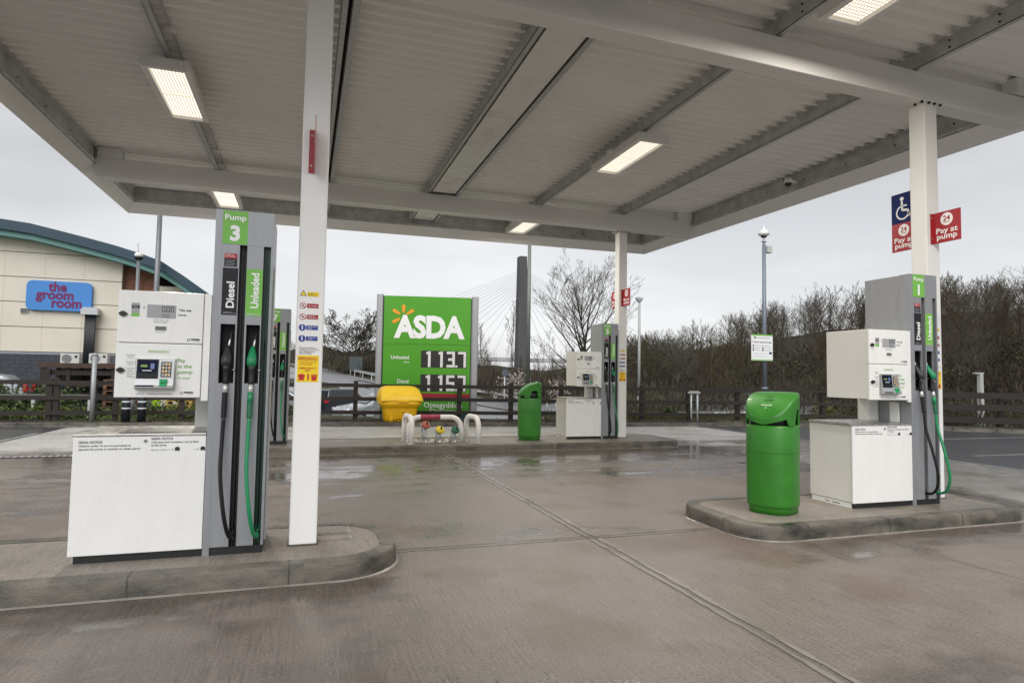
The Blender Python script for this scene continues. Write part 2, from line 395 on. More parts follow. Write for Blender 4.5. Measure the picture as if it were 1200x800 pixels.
# slab joints
mb = MB()
def strip(x0, y0, x1, y1, w_, m, z=.004):
    d = Vector((x1-x0, y1-y0)).normalized(); n = Vector((-d.y, d.x))*w_/2
    mb.add([(x0-n.x, y0-n.y, z), (x1-n.x, y1-n.y, z), (x1+n.x, y1+n.y, z), (x0+n.x, y0+n.y, z)][::1], [(0, 1, 2, 3)], m)
def jitter_strip(x0, y0, x1, y1, w_, m, n=30, z=.004):
    P = [(x0+(x1-x0)*i/n, y0+(y1-y0)*i/n) for i in range(n+1)]
    d = Vector((x1-x0, y1-y0)).normalized(); nn = Vector((-d.y, d.x)); L_ = []; Rr = []
    for p in P:
        a = w_/2*(random.uniform(.5, 1.4)); b = w_/2*(random.uniform(.5, 1.4)); L_.append((p[0]+nn.x*a, p[1]+nn.y*a, z)); Rr.append((p[0]-nn.x*b, p[1]-nn.y*b, z))
    mb.add(Rr+L_, [(i, i+1, n+1+i+1, n+1+i) for i in range(n)], m)
jitter_strip(2.66, -6, 2.60, 12.1, .004, JOINT, 160, .010)
jitter_strip(2.622, -6, 2.562, 12.1, .036, PALE, 220, .004); jitter_strip(2.702, -6, 2.642, 12.1, .040, PALE, 220, .004)
jitter_strip(2.59, -6, 2.53, 12.1, .003, JOINT, 160, .007)
for y, xa, xb in ((5.52, .78, 3.97), (5.52, 7.86, 11.9), (9.2, -5.8, 11.9), (16.2, -5.8, 11.9), (6.7, -5.8, -1.9), (1.6, -5.8, 11.9)):
    jitter_strip(xa, y, xb, y+.0, .012, JOINT, int((xb-xa)*9), .006)
strip(.80, 5.47, 3.95, 5.47, .025, PALE)
jitter_strip(-2.05, -6, -2.05, 4.7, .008, JOINT, 60, .006); jitter_strip(8.6, -6, 8.6, 17, .010, JOINT, 90, .006)
jitter_strip(5.3, 1.6, 5.3, 4.7, .006, JOINT, 30, .006)
mb.build('forecourt_floor_joint_lines', kind='structure')
mb = MB(); mb.box(-5.8, 12.78, .001, -2.9, 12.94, .012, JOINT)
for i in range(28): mb.box(-5.78+i*.103, 12.80, .012, -5.72+i*.103, 12.92, .016, GALVD)
mb.build('drain_channel', label='dark slotted drain channel across the wet slab at far left', cat='drain', )
# back kerb
mb = MB()
xs = [-39+i*.915 for i in range(75)]
for i in range(len(xs)-1):
    a, b = xs[i]+.004, xs[i+1]-.004
    for (dy, z0, z1, dd) in ((0, -.02, .115, .16),):
        ya, yb = kerb_y(a), kerb_y(b)
        mb.add([(a, ya, z0), (b, yb, z0), (b, yb+dd, z0), (a, ya+dd, z0), (a, ya+.012, z1), (b, yb+.012, z1), (b, yb+dd, z1), (a, ya+dd, z1)],
               [(0, 1, 5, 4), (4, 5, 6, 7), (1, 2, 6, 5), (0, 4, 7, 3), (2, 3, 7, 6)], KERB)
mb.build('boundary_kerb', kind='structure')
# planting strip between kerb and fence
mb = MB(); n = 60
xs = [-38+i*1.12 for i in range(n+1)]
vs = []
for k, o in enumerate((.15, .6, 1.2, 2.4)):
    vs += [(x, kerb_y(x)+o, .095+(.03*math.sin(x*5+k) if k in (1, 2) else 0)+(0.0 if k < 3 else -.03)) for x in xs]
mb.add(vs, [(k*(n+1)+i, k*(n+1)+i+1, (k+1)*(n+1)+i+1, (k+1)*(n+1)+i) for k in range(3) for i in range(n)], SOIL, True)
mb.build('soil_ground_strip', kind='structure')

# raised pump islands ---------------------------------------------------
def island(poly_c, h, name, m_top=CONCI):
    """poly_c: list of (x,y,r) rounded corners, counter clockwise"""
    pts = []; n = len(poly_c)
    for i, (x, y, r) in enumerate(poly_c):
        p0 = Vector(poly_c[i-1][:2]); p1 = Vector((x, y)); p2 = Vector(poly_c[(i+1) % n][:2])
        a = (p0-p1).normalized(); b = (p2-p1).normalized()
        if r == 0: pts.append(p1); continue
        c = p1+(a+b)*r; k = 12
        a0 = math.atan2(-b.y, -b.x); a1 = math.atan2(-a.y, -a.x)
        while a1 < a0: a1 += 2*math.pi
        if a1-a0 > math.pi: a0 += 2*math.pi; a0, a1 = a1, a0
        arc = [c+Vector((math.cos(a0+(a1-a0)*t/k), math.sin(a0+(a1-a0)*t/k)))*r for t in range(k+1)]
        if (arc[0]-(p1+a*r)).length > (arc[-1]-(p1+a*r)).length: arc.reverse()
        pts += arc
    # resample the outline and build kerb stones as separate blocks in one ring
    P = [pts[0]]
    for p in pts[1:]+[pts[0]]:
        d = (p-P[-1]).length; k = max(1, int(d/.1)); q = P[-1].copy()
        for t in range(1, k+1): P.append(q+(p-q)*t/k)
    P = P[:-1]; n = len(P)
    def inset(dist):
        o = []
        for i in range(n):
            t = (P[(i+1) % n]-P[i-1]).normalized(); nn = Vector((-t.y, t.x)); o.append(P[i]+nn*dist)
        return o
    prof = [(-.0, 0), (.004, h*.5), (.006, h-.028), (.011, h-.012), (.020, h-.003), (.032, h), (.14, h+.002)]
    rings = [[(q.x, q.y, z) for q in inset(d)] for d, z in prof]
    mb = MB(); mb.rings(rings, KERB, cap=False)
    K2 = mat('worn kerb concrete', (.055, .049, .040), .46, noise=.5, nscale=3.4, rvar=.2, bump=.8, bscale=70, col2=(.18, .16, .13), detail=14, stretch=(1, 1, 2.4))
    acc = 0; st = []; c_ = 0
    for i in range(n):
        acc += (P[(i+1) % n]-P[i]).length; st.append(c_)
        if acc > .915: acc = 0; c_ += 1
    i2 = mb.mi(K2)
    for q in range(len(mb.m)):
        if (st[q % n]*7) % 5 in (1, 3): mb.m[q] = i2
    inn = inset(.14); mb2 = MB()
    mb2.add([(q.x, q.y, h-.001) for q in inn], [tuple(range(n))], m_top)
    mb2.build('raised_pavement', kind='structure')
    # joints between kerb stones
    acc = 0
    for i in range(n):
        acc += (P[(i+1) % n]-P[i]).length
        if acc > .915:
            acc = 0; q = P[i]; t = (P[(i+1) % n]-P[i-1]).normalized(); nn = Vector((-t.y, t.x))
            w_ = .005
            for (d0, z0), (d1, z1) in zip(prof, prof[1:]):
                a = q+nn*(d0-.0015); b = q+nn*(d1-.0015)
                mb.add([(a.x-t.x*w_, a.y-t.y*w_, z0+.001), (a.x+t.x*w_, a.y+t.y*w_, z0+.001), (b.x+t.x*w_, b.y+t.y*w_, z1+.0015), (b.x-t.x*w_, b.y-t.y*w_, z1+.0015)], [(0, 1, 2, 3)], JOINT)
    mb.build(name, kind='structure')
    # mortar fillet / damp line at the foot of the kerb
    mb = MB(); a = [(q.x, q.y, .002) for q in inset(-.018)]; b = [(q.x, q.y, .012) for q in inset(-.002)]
    mb.rings([a, b], PALE, cap=False); mb.build('kerb_mortar', kind='structure')
IH = .142
island([(-8, 4.78, 0), (.76, 4.80, .52), (.76, 6.10, .55), (-8, 6.08, 0)], IH, 'island_kerb')
island([(3.98, 4.86, .40), (7.70, 4.90, .28), (7.70, 6.30, .40), (3.98, 6.28, .40)], IH, 'island_kerb')
island([(-2.7, 12.15, .4), (8.05, 12.2, .35), (8.05, 13.9, .4), (-2.7, 13.85, .4)], IH, 'island_kerb')
# inspection covers
def cover(x0, y0, x1, y1, label, z=IH):
    mb = MB(); mb.box(x0, y0, z-.004, x1, y1, z+.006, PALE); mb.box(x0+.02, y0+.02, z+.006, x1-.02, y1-.02, z+.010, CONCI)
    mb.build('inspection_cover', label=label, cat='cover', group='covers let into the islands')
cover(.10, 5.63, .42, 5.88, 'pale square cover at the rounded end of the pump 3 island')
cover(-.02, 5.42, .42, 5.52, 'long thin cover beside the column on the pump 3 island')
cover(7.28, 5.62, 7.54, 5.95, 'square cover at the right end of the pump 1 island')

# ================================================================== CANOPY
can = empty('canopy', (2.6, 9.2, 0), 0, 'white steel petrol station canopy on square columns with ribbed underside', 'canopy')
CI = Vector((-2.6, -9.2, 0))
def cpart(mb, name, parent=None, bevel=0, **k):
    o = mb.build(name, parent or can, bevel, **k)
    if parent is None: o.location = CI
    return o
NL, NR, FR, FL = Vector((-4.02, 2.5)), Vector((9.46, 2.5)), Vector((8.99, 15.6)), Vector((-3.85, 15.85))
# ribbed roof deck: trapezoid profile repeated along y
mb = MB(); prof = []; y = 2.7; PIT = .2
while y < 15.6:
    prof += [(y, 5.488), (y+.062, 5.488), (y+.092, 5.552), (y+.170, 5.552)]; y += PIT
xl, xr = -3.9, 9.3
vs = [(xl, a, b) for a, b in prof]+[(xr-max(0, (a-5))*.03, a, b) for a, b in prof]; n = len(prof)
mb.add(vs, [(i, i+1, n+i+1, n+i) for i in range(n-1)], mat('ribbed roof sheet', (.87, .855, .825), .35, noise=.03, nscale=1.2, rvar=.08))
mb.box(xl, 2.7, 5.56, xr, 15.5, 5.60, WHITE)
cpart(mb, 'roof_deck')
# fascia ring: outer face, sloped soffit, inner upstand, edge beam
mb = MB(); C4 = [NL, NR, FR, FL]
inn = [Vector((-3.80, 2.8)), Vector((9.12, 2.8)), Vector((8.71, 15.26)), Vector((-3.66, 15.49))]
prof = []
def ring(pts, z): return [(p.x, p.y, z) for p in pts]
mb.rings([ring(C4, 5.75), ring(C4, 5.0)], WHITE, cap=False, smooth=False)
mb.rings([ring(C4, 5.0), ring(inn, 5.17)], WHITE, cap=False, smooth=False)
mb.rings([ring(inn, 5.17), ring(inn, 5.56)], GALVD, cap=False, smooth=False)
mb.rings([ring(inn, 5.61), ring(C4, 5.75)], WHITE, cap=False, smooth=False)
cpart(mb, 'fascia')
# green trim on the outer lower edge
mb = MB(); o2 = [p+Vector((math.copysign(.012, p.x-2.6), math.copysign(.012, p.y-9))) for p in C4]
mb.rings([ring(o2, 5.03), ring(o2, 5.012)], SGREEN, cap=False, smooth=False); cpart(mb, 'fascia_trim')
# lipped flange along the inner upstand
mb = MB()
for a, b in zip(inn, inn[1:]+inn[:1]):
    d = (b-a).normalized(); nn = Vector((-d.y, d.x))
    for z, wd in ((5.47, .07), (5.20, .05)):
        q = [a, b, b+nn*wd, a+nn*wd]
        mb.add([(p.x, p.y, z) for p in q]+[(p.x, p.y, z+.012) for p in q], [(0, 3, 2, 1), (4, 5, 6, 7), (3, 7, 6, 2)], GALVD)
    L_ = (b-a).length; k = 1
    while k < L_-.3:
        p = a+d*k+nn*.006; mb.disc((p.x, p.y, 5.33), (nn.x, nn.y, 0), .014, DARK, 8, .006); k += .95
cpart(mb, 'edge_beam')
# main beams
def beam(p0, p1, w_, z0, z1):
    mb = MB(); d = (p1-p0).normalized(); n = Vector((-d.y, d.x))*w_
    q = [p0, p1, p1+n, p0+n]
    mb.add([(p.x, p.y, z0) for p in q]+[(p.x, p.y, z1) for p in q], [(0, 3, 2, 1), (4, 5, 6, 7), (0, 1, 5, 4), (1, 2, 6, 5), (2, 3, 7, 6), (3, 0, 4, 7)], WHITE)
    return cpart(mb, 'beam', bevel=.012)
b1 = beam(Vector((-3.79, 5.22)), Vector((9.0, 5.64)), .24, 4.93, 5.28)
b2 = beam(Vector((-3.68, 12.84)), Vector((8.80, 12.98)), .24, 4.94, 5.30)
for (x, y) in ((-3.66, 12.87), (8.38, 12.97), (-3.76, 5.3), (8.7, 5.6)):
    mb = MB(); mb.box(x, y-.03, 5.30, x+.40, y+.17, 5.50, WHITE)
    sx = x if x < 0 else x+.40
    mb.box(sx-.01, y-.06, 5.28, sx+.01, y+.2, 5.52, GALV)
    for k in range(3): mb.disc((sx+(.011 if x < 0 else -.011), y-.045, 5.33+k*.07), (0, -1, 0), .012, DARK, 8, .02)
    cpart(mb, 'beam_end_bracket')
# Z purlins along y
def purlin(x, y0=2.75, y1=15.35, dx=1):
    mb = MB(); t = .006
    mb.box(x, y0, 5.302, x+t, y1, 5.498, GALVD); mb.box(x, y0, 5.302, x+.065*dx, y1, 5.309, GALV) if dx > 0 else mb.box(x+.065*dx, y0, 5.302, x, y1, 5.309, GALV)
    mb.box(x-.06, y0, 5.490, x, y1, 5.497, GALVD)
    for yb in (4.6, 5.15, 5.9, 6.2, 12.6, 13.2):
        for z in (5.36, 5.44): mb.disc((x-.001 if dx > 0 else x+.007, yb, z), (-1 if dx > 0 else 1, 0, 0), .012, DARK, 8, .008)
    cpart(mb, 'purlin')
for x in (-1.73, 4.83, 6.93): purlin(x)
purlin(.24); purlin(.42, dx=-1)
purlin(2.30); purlin(2.98, dx=-1)
mb = MB()   # flat duct panel between the middle purlins, in lapped lengths
for a, b in ((2.8, 5.0), (5.7, 8.7), (8.705, 12.8), (13.15, 15.2)):
    mb.box(2.40, a, 5.31, 2.88, b, 5.33, mat('duct sheet', (.80, .79, .76), .3, noise=.04, nscale=2, rvar=.1))
for k in range(10): mb.disc((2.44+k*.043, 8.72, 5.31), (0, 0, -1), .006, DARK, 6, .002)
cpart(mb, 'duct_cover')
# cable conduit and junction boxes under the deck
for x in (-1.60, 5.02):
    mb = MB(); mb.tube([(x, 2.9, 5.470), (x, 15.2, 5.470)], .012, GALV, 8); cpart(mb, 'conduit')
    for y in (5.9, 8.0, 12.2, 13.4):
        mb = MB(); mb.box(x-.045, y-.045, 5.43, x+.045, y+.045, 5.485, WHITE); cpart(mb, 'junction_box', bevel=.004)
mb = MB(); mb.tube([(.34, 2.9, 5.470), (.34, 15.2, 5.470)], .016, BLACK, 8); cpart(mb, 'cable')
# columns with notices
ZT = 4.93
def column(x, y, w_, faces=True):
    c = cpart(MB().box(x, y, IH-.002, x+w_, y+w_, ZT, WHITE), 'column', bevel=.014)
    mb = MB()
    mb.box(x-.07, y-.035, ZT-.012, x+w_+.07, y+w_+.035, ZT+.0, WHITE)
    for px in (-.045, w_+.045):
        for py in (-.01, .08): mb.tube([(x+px, y+py, ZT-.035), (x+px, y+py, ZT-.012)], .015, DARK, 8)
    for px in (.06, w_-.06): mb.tube([(x+px, y-.02, ZT-.035), (x+px, y-.02, ZT-.012)], .015, DARK, 8)
    mb.build('cap_plate', c)
    mb = MB(); mb.box(x-.012, y-.012, IH-.002, x+w_+.012, y+w_+.012, IH+.008, JOINT); mb.build('base_seal', c, .004)
    mb = MB(); xc = x+.1; f = (1, 0, 0)
    def Q(x0, z0, wd, ht, m, off=.0015): quad(mb, (x+x0, y, z0), wd, ht, m, off=off)
    def flush(nm):
        nonlocal mb
        mb.build(nm, c); mb = MB()
    # warning triangle row
    def tri(cx, cz, r, m, off): mb.add([(x+cx-r, y-off, cz-r*.8), (x+cx+r, y-off, cz-r*.8), (x+cx, y-off, cz+r)], [(0, 1, 2)], m)
    tri(.047, 2.145, .026, TXTK, .0015); tri(.047, 2.143, .019, YEL, .0022)
    Q(.077, 2.122, .09, .036, YEL); text(mb, 'Danger no\nsmoking area', (x+.122, y, 2.142), .014, TXTK, align='C', off=.003)
    flush('warning_sticker')
    for i, (zc, mr_) in enumerate(((2.045, RED), (1.955, RED))):
        mb.disc((x+.047, y-.0008, zc), (0, -1, 0), .025, mr_, 20, .001); mb.disc((x+.047, y-.0015, zc), (0, -1, 0), .019, TXTW, 20, .001)
        mb.add([(x+.047-.016, y-.004, zc+.012), (x+.047-.012, y-.004, zc+.016), (x+.047+.016, y-.004, zc-.012), (x+.047+.012, y-.004, zc-.016)], [(0, 3, 2, 1)], mr_)
        mb.box(x+.040, y-.0035, zc-.006, x+.054, y-.003, zc+.008, TXTK)
        Q(.077, zc-.018, .09, .036, mr_); text(mb, ('No smoking', 'Switch off\nmobile phone')[i], (x+.122, y, zc+(-.005 if i == 0 else .003)), .014, TXTW, align='C', off=.003); flush('prohibition_sticker')
    for i, zc in enumerate((1.868, 1.780)):
        mb.disc((x+.047, y-.0008, zc), (0, -1, 0), .027, SBLUE, 20, .001); mb.box(x+.043, y-.004, zc-.016, x+.051, y-.003, zc+.018, TXTW)
        Q(.077, zc-.018, .09, .036, SBLUE); text(mb, ('Apply hand\nbrake', 'Switch off\nengine')[i], (x+.122, y, zc+.003), .014, TXTW, align='C', off=.003); flush('mandatory_sticker')
    text(mb, 'This petrol station is\nmonitored by CCTV for\nyour safety and the\nsafety of others', (x+.105, y, 1.700), .0155, TXTK, align='C', off=.002, bold=.01)
    mb.build('notice_lettering', c)
    mb = MB(); Q(.018, 1.43, .165, .215, YEL)
    text(mb, 'EMERGENCY', (x+.1, y, 1.615), .022, TXTR, align='C', fit=.15, bold=.02, off=.003)
    quad(mb, (x+.025, y, 1.607), .15, .004, TXTR, off=.003)
    text(mb, 'In case of fire or fuel spill\npress the stop button and\ncall the fire brigade', (x+.1, y, 1.590), .012, TXTR, align='C', off=.003)
    text(mb, 'EMERGENCY', (x+.1, y, 1.535), .019, TXTR, align='C', fit=.13, bold=.02, off=.003)
    text(mb, 'BOX', (x+.1, y, 1.515), .019, TXTR, align='C', bold=.02, off=.003)
    mb.prism([(x+.03, 1.445), (x+.075, 1.445), (x+.070, 1.472), (x+.035, 1.472)], y-.003, y-.002, TXTR, 'y')
    mb.prism([(x+.026, 1.47), (x+.079, 1.47), (x+.079, 1.485), (x+.065, 1.495), (x+.04, 1.495), (x+.026, 1.485)], y-.003, y-.002, TXTR, 'y')
    mb.prism([(x+.098, 1.445), (x+.110, 1.445), (x+.110, 1.490), (x+.098, 1.500)], y-.003, y-.002, TXTR, 'y')
    mb.prism([(x+.132, 1.442), (x+.166, 1.442), (x+.172, 1.480), (x+.126, 1.480)], y-.003, y-.002, TXTR, 'y')
    mb.box(x+.126, y-.003, 1.483, x+.172, y-.002, 1.492, TXTR)
    mb.build('emergency_sticker', c)
CW = .211
COLS = dict(c3=(-.0775, 5.338), c1=(7.056, 5.583), c5=(6.88, 13.08), c7=(-.10, 12.95))
for x, y in COLS.values(): column(x, y, CW)
# ceiling lights -------------------------------------------------------
LENS = mat('lit lens', (.3, .28, .25), .3, emis=(1, .90, .70), estr=.5)
LAMPP = mat('lamp tube glow', (.3, .3, .3), .3, emis=(1, .95, .84), estr=.85)
WARMR = mat('lamp reflector', (.3, .27, .22), .3, emis=(1, .84, .60), estr=.34)
def make_light():
    r = empty('ceiling_light')
    mb = MB(); a, b = .27, .83
    # frame
    for (x0, y0, x1, y1) in ((-a, -b, -a+.075, b), (a-.075, -b, a, b), (-a+.075, -b, a-.075, -b+.06), (-a+.075, b-.06, a-.075, b)): mb.box(x0, y0, 0, x1, y1, .11, WHITE)
    mb.box(-a+.01, -b+.01, .11, a-.01, b-.01, .135, WHITE)
    mb.box(-.04, -.5, .135, .04, -.42, .20, WHITE); mb.box(-.04, .42, .135, .04, .5, .20, WHITE)
    mb.box(-a-.09, -.06, .07, -a, .06, .11, WHITE)
    mb.build('housing', r, bevel=.006)
    mb = MB(); mb.box(-a+.076, -b+.061, .05, a-.076, b-.061, .1, WARMR); mb.build('reflector', r)
    mb = MB(); ny, nx = 33, 10; X_ = [-a+.08]; Y_ = [-b+.065]
    cw, ch = (2*a-.16)/nx, (2*b-.13)/ny
    for i in range(nx): X_ += [-a+.08+i*cw+cw*.72, -a+.08+(i+1)*cw]
    for j in range(ny): Y_ += [-b+.065+j*ch+ch*.66, -b+.065+(j+1)*ch]
    vs = [(x, y, .035+.012*((i+j) % 2)) for j, y in enumerate(Y_) for i, x in enumerate(X_)]; n_ = len(X_)
    for j in range(len(Y_)-1):
        for i in range(n_-1):
            mm = (LAMPP if i % 2 == 0 and j % 2 == 0 else WARMR)
            if abs(j-len(Y_)/2) < 1.2: mm = LENS
            mb.f.append((j*n_+i, (j+1)*n_+i, (j+1)*n_+i+1, j*n_+i+1)); mb.m.append(mb.mi(mm)); mb.sm.append(False)
    mb.v = vs
    mb.build('lens_panel', r)
    ld = bpy.data.lights.new('lamp_glow', 'AREA'); ld.shape = 'RECTANGLE'; ld.size = .36; ld.size_y = 1.5; ld.energy = 72; ld.color = (1, .93, .82)
    lo = bpy.data.objects.new('lamp_glow', ld); COL.objects.link(lo); lo.parent = r; lo.location = (0, 0, -.01)
    return r
lp = make_light()
spots = [(-1.70, 9.1, 'lit warm ceiling lamp on the left purlin, nearer one above pump 3'), (-1.68, 14.2, 'lit ceiling lamp seen just above the top of pump 3 near the far fascia'),
         (4.94, 9.12, 'lit ceiling lamp hanging in the middle of the ribbed roof'), (4.94, 14.15, 'lit ceiling lamp near the far fascia, above the green price sign side'),
         (5.02, 4.05, 'lit ceiling lamp cut by the top edge above pump 1')]
for i, (x, y, lb) in enumerate(spots):
    o = lp if i == 0 else copy_tree(lp)
    o.location = (x, y, 5.10); tag(o, lb, 'lamp', 'warm lit lamps under the canopy')
# cctv domes on the edge beam
def dome(name, loc, label):
    r = empty(name, loc, 0, label, 'camera')
    mb = MB(); mb.tube([(0, 0, .14), (0, 0, .05)], .075, WHITE, 20); mb.tube([(.0, 0, .1), (.22, 0, .1)], .03, WHITE, 10); mb.build('housing', r)
    mb = MB(); rs = []
    for k in range(6):
        a = k/5*math.pi/2; rs.append([(.065*math.cos(a)*math.cos(t*math.pi/8)+.0001, .065*math.cos(a)*math.sin(t*math.pi/8), .05-.07*math.sin(a)) for t in range(16)])
    mb.rings(rs, mat('smoked dome', (.02, .02, .02), .08), True); mb.build('dome', r)
    mb = MB(); mb.tube([(-.13, -.03, .09), (-.05, -.03, .09)], .028, WHITE, 12); mb.disc((-.131, -.03, .09), (-1, 0, 0), .02, DARK, 12, .003); mb.build('lens', r)
dome('security_camera', (8.62, 9.6, 5.20), 'small white dome camera on the right edge beam under the canopy')
# flag signs on columns --------------------------------------------------
def flag(x, y0, y1, z0, z1, label, blue=False, mount=-1, cat='sign'):
    """plate in the YZ plane, lettered on both faces; mount -1: fixed at y1 (front of column)"""
    r = empty('column_flag_sign', (x, (y0+y1)/2, z0), 0, label, cat, 'pay at pump signs on the columns')
    O = Vector((-x, -(y0+y1)/2, -z0))
    zr = z0+.36 if blue else z1
    mb = MB(); mb.box(x-.003, y0, z0, x+.003, y1, zr, RED)
    if blue: mb.box(x-.003, y0, zr, x+.003, y1, z1, NAVY)
    yf = y1 if mount < 0 else y0
    s = -1 if mount < 0 else 1
    mb.box(x-.045, min(yf, yf-s*0.004), z0, x+.003, max(yf, yf+.004), zr, RED)
    for z in (z0+.06, zr-.05): mb.disc((x-.024, yf+(-.001 if mount < 0 else .005), z), (0, -1, 0), .008, GALV, 8, .004)
    mb.build('plate', r).location = O
    mb = MB()
    for side in (-1, 1):
        xd = (0, side, 0); ox = x+side*.003; w_ = y1-y0; yc = (y0+y1)/2
        zc = z0+(zr-z0)*.74
        mb.disc((ox, yc, zc), (side, 0, 0), .075, TXTW, 28, .0012)
        text(mb, '24', (ox, yc, zc-.018), .088, RED, xd, align='C', bold=.02, off=.003)
        text(mb, 'hours', (ox, yc, zc-.045), .032, RED, xd, align='C', bold=.012, off=.003)
        text(mb, 'Pay at', (ox, yc, z0+.115), .09, TXTW, xd, align='C', bold=.02, fit=w_*.78)
        text(mb, 'pump', (ox, yc, z0+.045), .09, TXTW, xd, align='C', bold=.02, fit=w_*.74)
        if blue:
            X = Vector(xd); zb = zr+.03; o = Vector((ox+side*.0015, yc, zb))
            def P(a, b): return o+X*a+Vector((0, 0, b))
            def seg(p, q, t=.014):
                p = P(*p); q = P(*q); d = (q-p).normalized(); n_ = d.cross(Vector((side, 0, 0)))*t
                mb.add([p-n_, q-n_, q+n_, p+n_], [(0, 1, 2, 3)], TXTW)
            hd = P(-.02, .28); mb.disc((ox, hd.y, hd.z), (side, 0, 0), .026, TXTW, 16, .0015)
            seg((-.02, .25), (-.015, .13)); seg((-.018, .19), (.05, .185), .009); seg((-.015, .135), (.06, .125)); seg((.06, .13), (.085, .04)); seg((.08, .045), (.115, .055), .01)
            pr = None
            for k in range(15):
                a = R(100+k*18.2); p = (-.01+.085*math.cos(a), .105+.085*math.sin(a))
                if pr: seg(pr, p, .010)
                pr = p
    mb.build('lettering', r).location = O
flag(7.16, 5.24, 5.575, 3.17, 3.54, 'red pay at pump flag on the near side of the column behind pump 1')
flag(7.16, 5.80, 6.14, 3.165, 3.91, 'tall blue and red wheelchair flag on the column behind pump 1', True, 1)
flag(.02, 5.00, 5.330, 3.13, 3.49, 'red flag seen edge-on high on the nearest white column')
flag(6.98, 12.73, 13.07, 3.17, 3.56, 'small red flag on the camera side of the column beside pump 5')
flag(6.98, 13.30, 13.64, 3.165, 3.56, 'small red flag behind the column beside pump 5', False, 1)

# ================================================================== FUEL PUMPS
def seven(mb, s, x, z, h, m, y, t=None, xd=1):
    """lcd digits: x,z bottom left"""
    segs = {'0': 'abcdef', '1': 'bc', '3': 'abgcd', '5': 'afgcd', '7': 'abc'}
    w_ = h*.52; t = t or h*.13
    for ch in s:
        if ch == '.': mb.box(x-t*.3, y-.001, z, x+t*.7, y, z+t, m); x += t*1.6; continue
        for q in segs[ch]:
            x0, z0, x1, z1 = {'a': (0, h-t, w_, h), 'd': (0, 0, w_, t), 'g': (0, h/2-t/2, w_, h/2+t/2), 'f': (0, h/2, t, h), 'e': (0, 0, t, h/2), 'b': (w_-t, h/2, w_, h), 'c': (w_-t, 0, w_, h/2)}[q]
            g_ = t*.12; mb.box(x+x0+g_, y-.001-random.random()*.0003, z+z0+g_, x+x1-g_, y, z+z1-g_, m)
        x += w_+t*1.2
def make_pump(x, y, num, label, sag=0.0):
    r = empty('fuel_pump', (x, y, IH), 0, label, 'fuel pump', 'fuel pumps on the islands')
    W = .854; D = .62
    B = lambda mb, n, p=r, bv=0, **k: mb.build(n, p, bv, **k)
    # cabinet -----------------------------------------------------------
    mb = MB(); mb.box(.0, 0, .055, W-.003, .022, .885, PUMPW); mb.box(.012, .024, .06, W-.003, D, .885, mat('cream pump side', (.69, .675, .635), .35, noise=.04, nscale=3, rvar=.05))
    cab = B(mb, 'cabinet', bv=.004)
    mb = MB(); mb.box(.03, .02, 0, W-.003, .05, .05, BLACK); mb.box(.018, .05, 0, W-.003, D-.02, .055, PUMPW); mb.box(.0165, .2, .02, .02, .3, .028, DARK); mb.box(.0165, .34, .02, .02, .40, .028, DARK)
    B(mb, 'plinth', cab)
    mb = MB(); mb.prism([(-.006, .887), (-.006, .903), (.05, .913), (D, .913), (D, .887)], -.004, W-.003, STEEL, 'x'); B(mb, 'top_cover', cab, .003)
    mb = MB(); K = TXTK
    text(mb, 'LEGAL NOTICE', (.035, 0, .842), .020, K, bold=.02, fit=.145); quad(mb, (.035, 0, .838), .145, .0015, K)
    text(mb, 'Children under 16 are not permitted to', (.035, 0, .815), .019, K, bold=.014, fit=.325)
    text(mb, 'operate the pump or attempt to obtain petrol', (.035, 0, .792), .019, K, bold=.014, fit=.385)
    text(mb, 'LEGAL NOTICE', (.49, 0, .862), .020, K, bold=.02, fit=.14); quad(mb, (.49, 0, .858), .14, .0015, K)
    text(mb, 'Only approved containers can be filled', (.49, 0, .835), .019, K, bold=.014, fit=.31)
    text(mb, 'at this pump', (.49, 0, .813), .019, K, bold=.014, fit=.10)
    text(mb, 'Max. per container 2 x 10l', (.49, 0, .782), .014, K, fit=.145); text(mb, '1 x 20l', (.77, 0, .782), .014, K, fit=.035)
    for cx in (.645, .815):
        mb.box(cx, -.002, .777, cx+.032, -.0005, .800, K); mb.box(cx+.006, -.002, .800, cx+.026, -.0005, .806, K)
    B(mb, 'notice_lettering', cab)
    mb = MB(); mb.disc((.452, -.001, .852), (0, -1, 0), .012, STEEL, 16, .006); mb.disc((.452, -.007, .852), (0, -1, 0), .006, DARK, 12, .002); B(mb, 'lock', cab)
    # neck and head ---------------------------------------------------
    mb = MB(); mb.box(.705, .43, .913, W-.003, D-.03, 1.17, PUMPW); B(mb, 'neck', bv=.003)
    mb = MB(); mb.box(W-.016, .15, .913, W-.003, .27, 1.135, PUMPW); B(mb, 'side_plate', bv=.002)
    HX0, HX1 = .238, .798
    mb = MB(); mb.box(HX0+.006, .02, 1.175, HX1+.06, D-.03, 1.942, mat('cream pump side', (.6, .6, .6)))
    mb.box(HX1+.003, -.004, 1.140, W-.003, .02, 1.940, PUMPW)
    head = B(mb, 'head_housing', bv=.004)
    mb = MB(); mb.box(HX0, -.014, 1.562, HX1, .018, 1.940, PUMPW); up = B(mb, 'display_door', bv=.005)
    mb = MB(); mb.box(HX0, -.014, 1.165, HX1, .018, 1.557, PUMPW); lo = B(mb, 'payment_door', bv=.005)
    def knob(z, p):
        m2 = MB(); c = (HX0+.036, -.0145, z)
        m2.prism([(c[0]-.030, z), (c[0]-.012, z+.016), (c[0], z+.020), (c[0]+.012, z+.016), (c[0]+.030, z), (c[0]+.012, z-.016), (c[0], z-.020), (c[0]-.012, z-.016)], -.030, -.0145, BLACK, 'y')
        B(m2, 'door_lock', p, .002)
    knob(1.768, up); knob(1.362, lo)
    yf = -.0145
    mb = MB()
